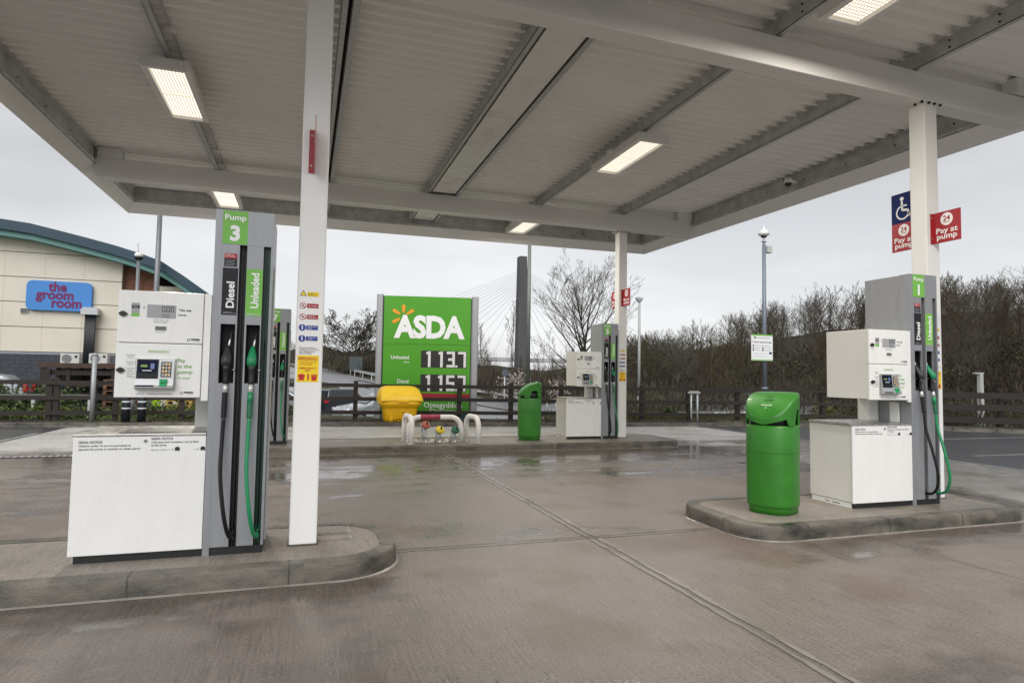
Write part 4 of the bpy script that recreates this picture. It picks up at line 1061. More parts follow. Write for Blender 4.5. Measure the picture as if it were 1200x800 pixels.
# ================================================================== THE SHOP BUILDING ON THE LEFT
def shop():
    r = empty('shop_building', (0, 0, 0), 0, 'cream panelled retail building with a curved blue roof edge at the left', 'building')
    Y = 31.0
    CRM = mat('cream composite panel', (.68, .63, .52), .5, noise=.05, nscale=.8, rvar=.08); BR = mat('brown brick', (.22, .095, .055), .8, noise=.3, nscale=6, bump=.3)
    GB = mat('blue grey brick', (.045, .05, .065), .7, noise=.3, nscale=9); MO = mat('mortar grey', (.10, .10, .11), .9)
    def X(u, v=350, y=Y): return at(u, v, y).x
    def Z(u, v, y=Y): return at(u, v, y).z
    # roof edge curve
    top = [(-160, 238), (-90, 243), (-40, 250), (0, 256), (35, 261.5), (67, 269.5), (100, 278), (135, 287.5), (165, 297), (189, 306), (215, 323), (243, 343), (262, 356)]
    P = [at(u, v, Y-.9) for u, v in top]; T = [(p.x, p.z) for p in P]
    zb = Z(100, 413)
    xe = X(142); xl = X(-150)
    def zroof(x, dz=0):
        for (a, b), (c, d) in zip(T, T[1:]):
            if a <= x <= c: return b+(d-b)*(x-a)/(c-a)+dz
        return T[-1][1]+dz if x > T[-1][0] else T[0][1]+dz
    # wall panels: courses of wide cream panels with shadow gaps
    mb = MB(); zc = zb; hh = 1.03; rows = 0
    xs = [xl+i*(xe-xl)/6 for i in range(7)]
    while zc < 13:
        for a, b in zip(xs, xs[1:]):
            za = min(zc+hh-.03, zroof(a)-.45); zb_ = min(zc+hh-.03, zroof(b)-.45)
            if za > zc or zb_ > zc:
                za = max(za, zc+.001); zb_ = max(zb_, zc+.001)
                mb.prism([(a+.003, zc), (b-.003, zc), (b-.003, zb_), (a+.003, za)], Y, Y+.1, CRM, 'y')
        zc += hh; rows += 1
    mb.build('wall_panel', r)
    mb = MB(); mb.prism([(xl, -1), (xe, -1), (xe, zroof(xe)-.4), (xs[3], zroof(xs[3])-.4), (xl, zroof(xl)-.4)], Y+.11, Y+14, mat('panel gap', (.42, .385, .32), .8), 'y'); mb.build('wall', r)
    mb = MB(); x = xl; mb.box(xl, Y-.06, -.9, xe, Y+.12, zb-.12, MO)
    z = -.85; row = 0
    while z < zb-.2:
        x = xl+(row % 2)*.23
        while x < xe-.45: mb.box(x, Y-.075, z, x+.44, Y-.06, z+.135, GB); x += .46
        z += .15; row += 1
    mb.box(xl, Y-.09, zb-.12, xe+.02, Y+.1, zb-.03, mat('grey coping', (.25, .27, .3), .5)); mb.build('brick_plinth', r)
    # recessed brown bay, pier and end bay
    x2 = X(181); x3 = X(189); x4 = X(262)
    mb = MB(); mb.prism([(xe, -1), (x2, -1), (x2, zroof(x2)-.25), (xe, zroof(xe)-.25)], Y+.3, Y+13, BR, 'y')
    z = 0
    for k in range(60):
        if k*.15 < zroof(x2)-.4: mb.box(xe, Y+.295, k*.15, x2, Y+.3, k*.15+.008, MO)
    mb.build('brick_wall', r)
    mb = MB(); mb.box(x2-.35, Y+.2, -1, x2-.05, Y+.6, zroof(x2)-.3, BR); mb.box(x3-.3, Y+.1, -1, x3+1.1, Y+.6, zroof(x3+1.1)-.3, CRM); mb.box(x3+1.1, Y+.6, -1, x4, Y+4, zroof(x4)-.5, BR); mb.build('pier', r)
    # curved roof: dark blue edge band, teal band under it, roof skin behind
    mb = MB()
    def band(o0, o1, yf, yb, m):
        n = len(T); vs = []
        for x, z in T: vs += [(x, yf, z+o0), (x, yf, z+o1), (x, yb, z+o1), (x, yb, z+o0)]
        fs = []
        for i in range(n-1):
            a = 4*i; b = a+4
            for k in range(4): fs.append((a+k, a+(k+1) % 4, b+(k+1) % 4, b+k)[::-1])
        fs += [(0, 1, 2, 3), (4*n-4, 4*n-1, 4*n-2, 4*n-3)]
        mb.add(vs, fs, m)
    band(-.40, 0, Y-.9, Y+14, mat('dark blue roof edge', (.014, .048, .075), .45, noise=.1, nscale=1)); mb.build('roof', r)
    mb = MB(); band(-.62, -.402, Y-.7, Y+.3, mat('teal fascia', (.14, .33, .31), .45)); mb.build('teal_fascia', r)
    mb = MB(); mb.box(-.3, 0, 0, .3, .05, .2, GREYL)
    return Y, zb
SY, SZB = shop()
def groom_sign():
    p = at(69.5, 347, SY-.12); a = at(31, 347, SY-.12); b = at(108, 349, SY-.12); W = b.x-a.x; H = (at(69, 329.5, SY-.12)-at(69, 364, SY-.12)).z
    r = empty('shop_sign', (a.x, SY-.12, p.z-H/2), 0, 'blue rounded shop sign reading the groom room on the cream wall', 'sign')
    mb = MB(); pts = []; q = .22
    for cx, cz, a0 in ((W-q, q, -90), (W-q, H-q, 0), (q, H-q, 90), (q, q, 180)):
        for k in range(7): t = R(a0+k*15); pts.append((cx+q*math.cos(t), cz+q*math.sin(t)))
    mb.prism(pts, -.06, .11, BLUE, 'y'); mb.build('panel', r, .01)
    mb = MB()
    for s, x0, w_, z in (('the', .33, .28, .66), ('groom', .145, .575, .39), ('room', .39, .46, .12)): text(mb, s, (x0*W, -.061, z*H), H*.44, MAG, fit=w_*W, bold=.034, off=.012)
    mb.build('lettering', r)
groom_sign()
def duct():
    a = at(98, 365, SY-.4); b = at(113, 365, SY-.4); z0 = at(105, 415, SY-.4).z; r = empty('wall_duct', (a.x, SY-.4, z0), 0, 'dark ribbed duct with a pale hood on the cream wall right of the blue sign', 'duct')
    W = b.x-a.x; H = a.z-z0; mb = MB()
    for k in range(6): mb.tube([(.08+k*(W-.16)/5, .1, -.5), (.08+k*(W-.16)/5, .1, H-.1)], .055, mat('dark duct pipe', (.03, .032, .035), .5), 8)
    mb.build('pipes', r)
    mb = MB(); mb.box(-.08, -.12, H-.12, W+.08, .38, H+.10, GALV); mb.prism([(-.08, H+.1), (W+.08, H+.1), (W, H+.18), (0, H+.18)], -.1, .38, GALV, 'y'); mb.build('hood', r)
duct()
mb = MB(); p = at(23.5, 363.5, SY-.05); mb.box(p.x, SY-.06, p.z-.1, p.x+.28, SY-.002, p.z+.1, GALV)
for k in range(4): mb.box(p.x+.02, SY-.065, p.z-.08+k*.045, p.x+.26, SY-.06, p.z-.05+k*.045, DARK)
mb.build('wall_vent', label='tiny grey louvred vent on the cream wall below the blue sign', cat='vent')
# timber store and pallets in front of the shop
def timber_store():
    Y = 27.0; a = at(49, 428, Y); b = at(135, 428, Y); r = empty('timber_store', (a.x, Y, -.5), 0, 'low dark timber store with a flat plank top below the shop wall', 'store')
    W = b.x-a.x; H = a.z+.5; BW = mat('weathered brown board', (.06, .03, .018), .7, noise=.35, nscale=4); mb = MB(); mb.box(-.1, -.1, H-.06, W+.1, 1.6, H+.10, BW); mb.build('top_board', r)
    mb = MB()
    for x in (0, W*.33, W*.66, W-.12):
        for y_ in (0, 1.4): box('frame_post', x, y_, 0, x+.12, y_+.12, H-.07, WOOD, r)
    box('back_board', .1, 1.45, .0, W-.1, 1.5, H-.1, DARK, r)
    for k in range(5): box('side_board', .1, .02, .12+k*.42, W-.12, .06, .42+k*.42-.12, WOOD, r)
    mb = MB(); mb.box(-.02, -.08, .0, .3, -.02, H-.1, WOOD); mb.build('end_board', r)
timber_store()
def ac_unit(u0, u1, label):
    Y = 27.6; a = at(u0, 427.5, Y); b = at(u1, 420, Y); W = b.x-a.x; H = b.z-a.z+.12
    r = empty('air_conditioner', (a.x, Y, a.z+.06), 0, label, 'air conditioner', 'air conditioners on the timber store')
    mb = MB(); mb.box(0, 0, 0, W, .35, H, mat('pale ac case', (.55, .55, .52), .5)); mb.build('case', r, .02)
    mb = MB(); c = (W*.34, -.004, H*.5); mb.disc(c, (0, -1, 0), H*.42, mat('ac grille', (.16, .16, .16), .6), 24, .01)
    for k in range(4): mb.disc((c[0], -.012, c[2]), (0, -1, 0), H*(.12+.1*k), GREYL, 24, .004, H*(.105+.1*k))
    mb.build('fan_grille', r); mb = MB(); mb.disc((W*.82, -.003, H*.7), (0, -1, 0), .05, DARK, 12, .006); mb.build('badge', r)
ac_unit(70, 93, 'left of the two pale air conditioners below the shop wall'); ac_unit(103.5, 126, 'right of the two pale air conditioners, behind the grey post')
def pallets(u, Y, n, label, m, w_=1.2, gap=.14, z=None):
    p = at(u, 488, Y); r = empty('pallet_stack', (p.x, Y, z if z is not None else -.35), 0, label, 'pallets')
    for k in range(n):
        mb = MB(); zz = k*gap
        mb.box(0, 0, zz+gap*.62, w_, .8, zz+gap*.80, m)
        for x in (0, w_/2-.05, w_-.1): mb.box(x, 0, zz, x+.1, .8, zz+gap*.6, m)
        mb.build('pallet', r)
pallets(119, 25.5, 9, 'stack of brown pallets beside the timber store', mat('brown pallet wood', (.16, .075, .04), .8, noise=.3, nscale=6), .9, .19, -.5)
pallets(193, 25.5, 6, 'stack of yellowish slatted pallets seen under the head of pump 3', mat('yellow pallet wood', (.42, .29, .06), .7, noise=.25, nscale=6), .86, .155, -.15)
# ================================================================== POLES AND POSTS
def ground_z(x, y): return terr(x, y) if not inside(x, y) else 0
def pole(name, u0, v0, u1, v1, Y, rad, m, label, cat, top=None, group=None, zb=None, vt=None):
    b = at(u1, v1, Y); t = at(u0, v0, Y); x = (b.x+t.x)/2 if abs(b.x-t.x) < .4 else b.x; g = zb if zb is not None else ground_z(x, Y)-.05
    r = empty(name, (x, Y, g), 0, label, cat, group); H = t.z-g
    mb = MB(); mb.tube([(0, 0, 0), (0, 0, H*.18)], rad*1.45, m, 14); mb.tube([(0, 0, H*.18), (0, 0, H*.19)], [rad*1.45, rad], m, 14); mb.tube([(0, 0, H*.19), (0, 0, H)], [rad, rad*.75], m, 14); mb.build('shaft', r)
    return r, H
PGR = mat('grey green lamp column', (.20, .22, .20), .5, metal=.3, noise=.1, nscale=4)
r, H = pole('street_lamp', 620.3, 262, 619, 455, 25, .095, PGR, 'tall grey green lamp column behind the far litter bin, rising past the canopy edge', 'street lamp', vt=0)
mb = MB(); mb.tube([(0, 0, H), (0, 0, H+1.5), (0, .25, H+1.7)], .05, PGR, 10); mb.build('upper_shaft', r); mb = MB(); mb.prism([(-.15, -.35), (.15, -.35), (.12, .45), (-.12, .45)], H+1.65, H+1.8, GALV, 'z'); mb.build('lamp_head', r)
r, H = pole('street_lamp', 749, 351, 749, 478, 27, .075, mat('pale lamp column', (.42, .43, .42), .5, noise=.1, nscale=4), 'pale slim lamp column with a flat head right of the middle canopy column', 'street lamp')
mb = MB(); mb.prism([(-.17, -.1), (.15, -.1), (.18, 0), (.15, .1), (-.17, .1)], H, H+.10, GALV, 'z'); mb.tube([(0, 0, H-.12), (0, 0, H)], .09, GALV, 10); mb.prism([(-.12, -.07), (.12, -.07), (.12, .07), (-.12, .07)], H-.06, H, mat('lamp glass', (.25, .25, .24), .2), 'z'); mb.build('lamp_head', r)
r, H = pole('street_lamp', 188, 246, 183, 340, 29.6, .125, mat('grey lamp column', (.22, .23, .24), .5, metal=.4, noise=.1, nscale=4), 'tall grey lamp column crossing the blue roof edge left of pump 3', 'street lamp')
mb = MB(); mb.tube([(0, 0, H), (0, 0, H+1.6), (0, -.2, H+1.8)], .07, GALV, 10); mb.build('upper_shaft', r); mb = MB(); mb.prism([(-.16, -.5), (.16, -.5), (.12, .35), (-.12, .35)], H+1.75, H+1.9, GALV, 'z'); mb.build('lamp_head', r)
r, H = pole('camera_pole', 162, 302, 161, 345, 22, .065, mat('grey lamp column', (0, 0, 0)), 'short grey pole with a white camera cap in front of the brown brick bay', 'camera pole')
mb = MB(); mb.tube([(0, 0, H), (0, 0, H+.02), (0, 0, H+.07), (0, 0, H+.10), (0, 0, H+.15), (0, 0, H+.16)], [.07, .10, .125, .12, .09, .04], WHITE, 18); mb.tube([(0, 0, H-.06), (0, 0, H+.02)], [.09, .15], DARK, 18); mb.tube([(-.02, 0, H+.15), (-.02, 0, H+.48)], .01, GALV, 6); mb.tube([(-.02, 0, H+.36), (-.10, 0, H+.42)], .008, GALV, 6); mb.build('camera_head', r)
# camera mast with notice board
r, H = pole('notice_mast', 894.5, 286, 897, 452, 19.2, .085, mat('blue grey mast', (.22, .25, .30), .5, metal=.3, noise=.1, nscale=4), 'blue grey mast with dome camera and white notice board behind the nearer bin', 'mast', zb=.02)
mb = MB(); mb.tube([(0, 0, H), (0, 0, H+.34)], .04, GALV, 10); mb.tube([(0, 0, H+.08), (0, 0, H+.12)], .09, GALV, 12)
mb.tube([(0, 0, H+.30), (0, 0, H+.36), (0, 0, H+.44), (0, 0, H+.52), (0, 0, H+.58), (0, 0, H+.70)], [.10, .21, .19, .12, .04, .015], WHITE, 18); mb.build('camera_head', r)
mb = MB(); mb.tube([(0, 0, H+.30), (0, 0, H+.24)], [.13, .07], mat('smoked dome', (0, 0, 0)), 16); mb.build('camera_dome', r)
mb = MB(); mb.box(.10, -.08, H-.32, .32, .10, H-.06, mat('pale equipment box', (.5, .52, .48), .5)); mb.build('equipment_box', r, .01)
pz = at(894.5, 407, 19.0); W = .94; HB = .96; X0 = pz.x-r.location.x-W/2; z0 = pz.z-r.location.z-HB/2; yb = -.14
mb = MB(); mb.box(X0, yb, z0, X0+W, yb+.02, z0+HB, TXTW); mb.box(X0, yb-.001, z0+HB-.055, X0+W, yb, z0+HB, GREEN); mb.box(X0, yb-.001, z0, X0+W, yb, z0+.055, mat('pale green band', (.42, .62, .32), .5))
bd = mb.build('notice_board', r); mb = MB()
mb.box(X0+.10, yb-.002, z0+HB-.13, X0+.19, yb-.001, z0+HB-.075, SGREEN); mb.box(X0+.13, yb-.003, z0+HB-.155, X0+.21, yb-.002, z0+HB-.125, TXTK)
text(mb, 'Customer car park', (X0+.26, yb, z0+HB-.15), .07, TXTK, fit=.56, off=.003)
text(mb, '3 hours maximum stay', (X0+.04, yb, z0+HB-.31), .085, TXTK, bold=.02, fit=.85, off=.003)
for i, zz in enumerate((.52, .43, .35)):
    mb.box(X0+.05, yb-.002, z0+zz, X0+.11, yb-.001, z0+zz+.055, TXTK); quad(mb, (X0+.13, yb, z0+zz+.018), .68 if i == 0 else .26, .02, GREYL)
    if i: mb.box(X0+.46, yb-.002, z0+zz, X0+.53, yb-.001, z0+zz+.055, TXTK); quad(mb, (X0+.56, yb, z0+zz+.018), .30, .02, GREYL)
mb.box(X0+.78, yb-.002, z0+.24, X0+.90, yb-.001, z0+.32, NAVY); quad(mb, (X0+.06, yb, z0+.25), .62, .014, GREYL); quad(mb, (X0+.06, yb, z0+.15), .70, .012, GREYL)
mb.build('board_lettering', bd)
# plain grey post at left, striped bollards
p = at(112, 416, 20.0); mb = MB()
r = empty('steel_post', (p.x, 19.95, .09), 0, 'plain light grey steel post in front of the fence at left', 'post'); mb.tube([(0, 0, 0), (0, 0, p.z-.09)], .058, mat('pale galvanised post', (.34, .36, .37), .45, metal=.3, noise=.1, nscale=5), 14); mb.build('shaft', r)
mb = MB(); mb.tube([(0, 0, p.z-.09), (0, 0, p.z-.04)], [.075, .065], GALV, 14); mb.build('post_cap', r)
for u, lb in ((147.5, 'black bollard with white bands, left of the pair under pump 3 head'), (166, 'black bollard with white bands, right of the pair under pump 3 head')):
    p = at(u, 492, 19.75); r = empty('bollard', (p.x, 19.72, .09), 0, lb, 'bollard', 'black and white bollards behind pump 3')
    mb = MB(); mb.tube([(0, 0, 0), (0, 0, .95), (0, 0, 1.0)], [.105, .10, .06], mat('black bollard', (.018, .02, .028), .4), 18); mb.build('shaft', r)
    mb = MB()
    for z in (.36, .54, .72, .88): mb.tube([(0, 0, z), (0, 0, z+.04)], .109, mat('white band', (.55, .58, .62), .4), 18)
    mb.build('white_band', r)
# steel stile frame at the right fence, T shaped marker post, finger post
p = at(811, 490, 17.9); r = empty('steel_stile', (p.x, 17.95, .06), 0, 'small steel stile of two thin posts and a flat top in the fence', 'stile'); mb = MB()
mb.tube([(0, 0, 0), (0, 0, .98)], .03, GALV, 8); mb.tube([(.24, 0, 0), (.24, 0, .98)], .03, GALV, 8); mb.build('post', r); mb = MB(); mb.prism([(-.12, .98), (.36, .98), (.26, 1.06), (-.02, 1.06)], -.05, .05, mat('pale stile top', (.35, .35, .33), .6), 'y'); mb.build('top_bar', r)
p = at(1149, 462, 19.5); g = ground_z(p.x, 19.5); r = empty('marker_post', (p.x, 19.5, g), 0, 'pale T-topped marker post standing in the hedge at far right', 'post'); mb = MB(); zt = at(1149, 438, 19.5).z-g
mb.prism([(-.14, 0), (.14, 0), (.10, zt), (-.08, zt)], -.07, .07, mat('pale marker', (.42, .43, .42), .6), 'y'); mb.build('shaft', r); mb = MB(); mb.box(-.36, -.06, zt, .16, .06, zt+.06, mat('pale marker', (0, 0, 0))); mb.box(-.08, -.08, zt*.6, .08, .08, zt*.62, DARK); mb.build('top_arm', r)
p = at(591, 470, 40); g = ground_z(p.x, 40); r = empty('road_sign', (p.x, 40, g), 0, 'small round road sign seen from behind on a grey post behind the green bin', 'road sign'); zt = at(591, 434, 40).z-g
mb = MB(); mb.tube([(0, 0, 0), (0, 0, zt)], .05, GALV, 8); mb.build('post', r); mb = MB(); mb.disc((0, -.06, zt-.15), (0, -1, 0), .24, mat('grey sign back', (.09, .10, .12), .5), 24, .02); mb.build('plate', r)
p = at(416, 436, 75); r = empty('direction_sign', (p.x, 75, p.z-.6), 0, 'small dull green rectangular sign on two thin posts beside the far road', 'road sign'); mb = MB(); mb.tube([(-.5, 0, 0), (-.5, 0, 2.0)], .05, GALV, 6); mb.tube([(.6, 0, 0), (.6, 0, 2.0)], .05, GALV, 6); mb.build('post', r); mb = MB(); mb.box(-.65, -.1, .95, .8, -.06, 2.4, mat('dull sign face', (.06, .075, .075), .5)); mb.build('plate', r)
# ================================================================== FAR ROAD, GUARD RAILS
def ribbon(name, near, far, m, dz=.06, **k):
    """strip of road between two ground polylines"""
    mb = MB(); n = len(near); c = 8; vs = []
    for (a, b) in zip(near, far):
        for t in range(c+1):
            x = a[0]+(b[0]-a[0])*t/c; y = a[1]+(b[1]-a[1])*t/c; vs.append((x, y, terr(x, y)+dz))
    mb.add(vs, [(i*(c+1)+j, i*(c+1)+j+1, (i+1)*(c+1)+j+1, (i+1)*(c+1)+j)[::-1] for i in range(n-1) for j in range(c)], m, True)
    return mb.build(name, kind='structure', **k)
def along(A, B, n): return [(A[0]+(B[0]-A[0])*i/n, A[1]+(B[1]-A[1])*i/n) for i in range(n+1)]
nearL = along((-18, 30.5), (-1, 29.5), 10)+along((-1, 29.5), (13, 28.2), 12)[1:]+along((13, 28.2), (24, 24.5), 8)[1:]
fp = [(-22, 118), (A_.x-9, A_.y+42), (B_.x, B_.y), (A_.x, A_.y), (at(520, 455, 54).x, 54), (C_.x, C_.y), (at(720, 482, 37).x, 37), (28, 27)]
def resample(P, n):
    L_ = [0]
    for a, b in zip(P, P[1:]): L_.append(L_[-1]+math.hypot(b[0]-a[0], b[1]-a[1]))
    o = []
    for i in range(n):
        s = L_[-1]*i/(n-1)
        for k in range(len(P)-1):
            if s <= L_[k+1]+1e-6: t = (s-L_[k])/(L_[k+1]-L_[k]); o.append((P[k][0]+(P[k+1][0]-P[k][0])*t, P[k][1]+(P[k+1][1]-P[k][1])*t)); break
    return o
farL = resample(fp, len(nearL)); ribbon('far_road', nearL, farL, ROADM)
# carriageway seam and verge kerb
def wire(name, pts, rad, m, **k):
    mb = MB(); mb.tube(pts, rad, m, 5); return mb.build(name, **k)
L1 = [(A_.x-2+(at(595, 484, 41).x-A_.x+2)*i/20, 60+(39-60)*i/20) for i in range(21)]
wire('road_marking_line', [(x, y, terr(x, y)+.09) for x, y in L1], .07, JOINT, kind='structure')
def rail(P, label, h=.6, sp=2.5, bh=.11):
    x0, y0 = P[0]; z0 = terr(x0, y0); r = empty('guard_rail', (x0, y0, z0), 0, label, 'guard rail', 'steel guard rails beside the far road')
    Q = resample(P, max(3, int(math.hypot(P[-1][0]-x0, P[-1][1]-y0)/sp)+1)); pts = [Vector((x-x0, y-y0, terr(x, y)-z0+h)) for x, y in Q]
    mb = MB()
    for a, b in zip(pts, pts[1:]):
        d = (b-a); n_ = Vector((-d.y, d.x, 0)).normalized()*.04; u_ = Vector((0, 0, bh))
        q = [a-n_-u_, b-n_-u_, b-n_, a-n_, b-n_+u_, a-n_+u_]; mb.add([q[0], q[1], b+n_*.2, a+n_*.2, q[4], q[5]], [(0, 1, 2, 3), (3, 2, 4, 5)], mat('guard rail steel', (.42, .43, .43), .45, metal=.3))
    mb.build('beam_rail', r)
    for a in pts: box('rail_post', a.x-.04, a.y+.02, a.z-h-.3, a.x+.04, a.y+.12, a.z, GALVD, r)
rail([(B_.x, B_.y+1), (A_.x, A_.y+1), (at(520, 455, 55).x, 55)], 'long pale guard rail climbing with the far road behind the price sign', .7, 4, .14)
rail([(at(555, 461, 50).x, 50), (at(606, 468, 46).x, 46)], 'short pale guard rail between the price sign and the far bin')
rail([(at(631, 471, 42).x, 42), (at(652, 478, 40).x, 40)], 'short pale guard rail behind the far green bin')
rail([(at(730, 478, 24).x, 24), (at(800, 480, 23).x, 23), (at(880, 484, 21.5).x, 21.5)], 'low pale guard rail behind the fence, right of the middle column', .45, 2.5, .07)
rail([(at(-30, 457, 23).x, 23), (at(105, 457.5, 22.8).x, 22.8)], 'pale horizontal guard rail behind the fence at far left', .62, 2.5, .05)

# ================================================================== CARS
def make_car(loc, rz, body, label, kind='hatch'):
    r = empty('parked_car', loc, rz, label, 'car', 'cars beyond the fence')
    L_, W = 4.3, 1.78
    if kind == 'suv': prof = [(-2.15, .35), (-2.15, .95), (-2.05, 1.10), (-1.85, 1.60), (-1.6, 1.68), (.3, 1.66), (1.05, 1.12), (1.95, .98), (2.15, .80), (2.18, .35)]; win = [(-1.72, 1.12), (-1.62, 1.55), (.22, 1.56), (.85, 1.13)]
    else: prof = [(-2.05, .32), (-2.08, .8), (-1.95, 1.0), (-1.45, 1.42), (-1.0, 1.48), (.2, 1.46), (1.05, .98), (1.9, .84), (2.12, .65), (2.14, .32)]; win = [(-1.5, 1.02), (-1.28, 1.36), (.15, 1.38), (.82, .99)]
    # body as lofted side sections with tumblehome
    sec = []
    for yy, s in ((-W/2, .0), (-W/2+.07, 1), (W/2-.07, 1), (W/2, 0)):
        sec.append([(x*(1-.015*(1-s)), yy*(1-(max(0, z-1.0)*.22)), z-(.03 if s == 0 and z > .5 else 0)) for x, z in prof])
    mb = MB(); n = len(prof); vs = [p for s_ in sec for p in s_]
    mb.add(vs, [(i*n+k, i*n+(k+1) % n, (i+1)*n+(k+1) % n, (i+1)*n+k) for i in range(3) for k in range(n)]+[tuple(range(n))[::-1], tuple(range(3*n, 4*n))], body)
    mb.build('body', r, .05, 3)
    GL = mat('car glass', (.03, .04, .045), .06)
    for s in (-1, 1):
        mb = MB()
        yy = lambda z: s*(W/2*(1-max(0, z-1.0)*.22)+.004)
        xm = (win[1][0]+win[2][0])/2
        for q in ([win[0], win[1], (xm-.04, win[1][1]+.005), (xm-.04, win[0][1])], [(xm+.04, win[0][1]), (xm+.04, win[2][1]-.003), win[2], win[3]]):
            mb.add([(x, yy(z), z) for x, z in q], [(0, 1, 2, 3) if s < 0 else (3, 2, 1, 0)], GL)
        mb.build('side_window', r)
    mb = MB(); (x0, z0), (x1, z1) = (prof[6], prof[5]); f = .08
    mb.add([(x0+.01-f*.2, -.68, z0+f*.6), (x0+.01-f*.2, .68, z0+f*.6), (x1+.03, .60, z1-.03), (x1+.03, -.60, z1-.03)], [(0, 1, 2, 3)], GL); mb.build('windscreen', r)
    mb = MB(); (x0, z0), (x1, z1) = (prof[2], prof[3]); mb.add([(x0-.02, -.62, z0+.05), (x0-.02, .62, z0+.05), (x1-.025, .56, z1-.06), (x1-.025, -.56, z1-.06)], [(3, 2, 1, 0)], GL); mb.build('rear_window', r)
    for x in (-1.35, 1.35):
        for s in (-1, 1):
            mb = MB(); y = s*(W/2-.10); mb.tube([(x, y-.10, .32), (x, y+.12*1, .32)], .32, BLACK, 22, smooth=False); w_ = mb.build('wheel', r, .02)
            mb = MB(); mb.disc((x, y+s*.115, .32), (0, s, 0), .20, mat('alloy rim', (.4, .4, .42), .35, metal=.7), 18, .012); mb.build('rim', w_)
    for s in (-1, 1):
        mb = MB(); mb.box(-2.17 if kind == 'suv' else -2.10, s*.78-.12, .85, -1.98, s*.78+.12, 1.12, mat('tail lamp red', (.5, .02, .02), .3)); mb.build('tail_light', r, .02)
        mb = MB(); mb.box(1.98, s*.66-.16, .66, 2.13, s*.66+.16, .80, mat('head lamp', (.6, .62, .65), .15)); mb.build('headlight', r, .02)
    return r
DKB = mat('dark blue car paint', (.02, .024, .035), .25, coat=.8); SLV = mat('silver car paint', (.42, .45, .48), .3, metal=.4, coat=.6)
p = at(402, 489, 35.5); z = terr(p.x, 35.5)+.06
make_car((p.x, 37.0, terr(p.x, 37)+.05), R(42), DKB, 'dark blue parked car seen between the nearest column and the price sign', 'suv').scale = (.88,)*3
p = at(372, 486, 37.5); make_car((p.x-1.9, 38.3, terr(p.x, 38)+.06), R(-14), SLV, 'silver car mostly hidden behind the nearest white column')
p = at(438, 492, 30.0); make_car((p.x+.4, 30.4, terr(p.x, 30.4)+.02), R(195), SLV, 'silver car whose sloping windscreen shows left of the price sign post')
p = at(-14, 480, 25.5); make_car((p.x-1.3, 26.4, terr(p.x, 26.4)), R(190), SLV, 'silver car at the extreme left edge beyond the fence')

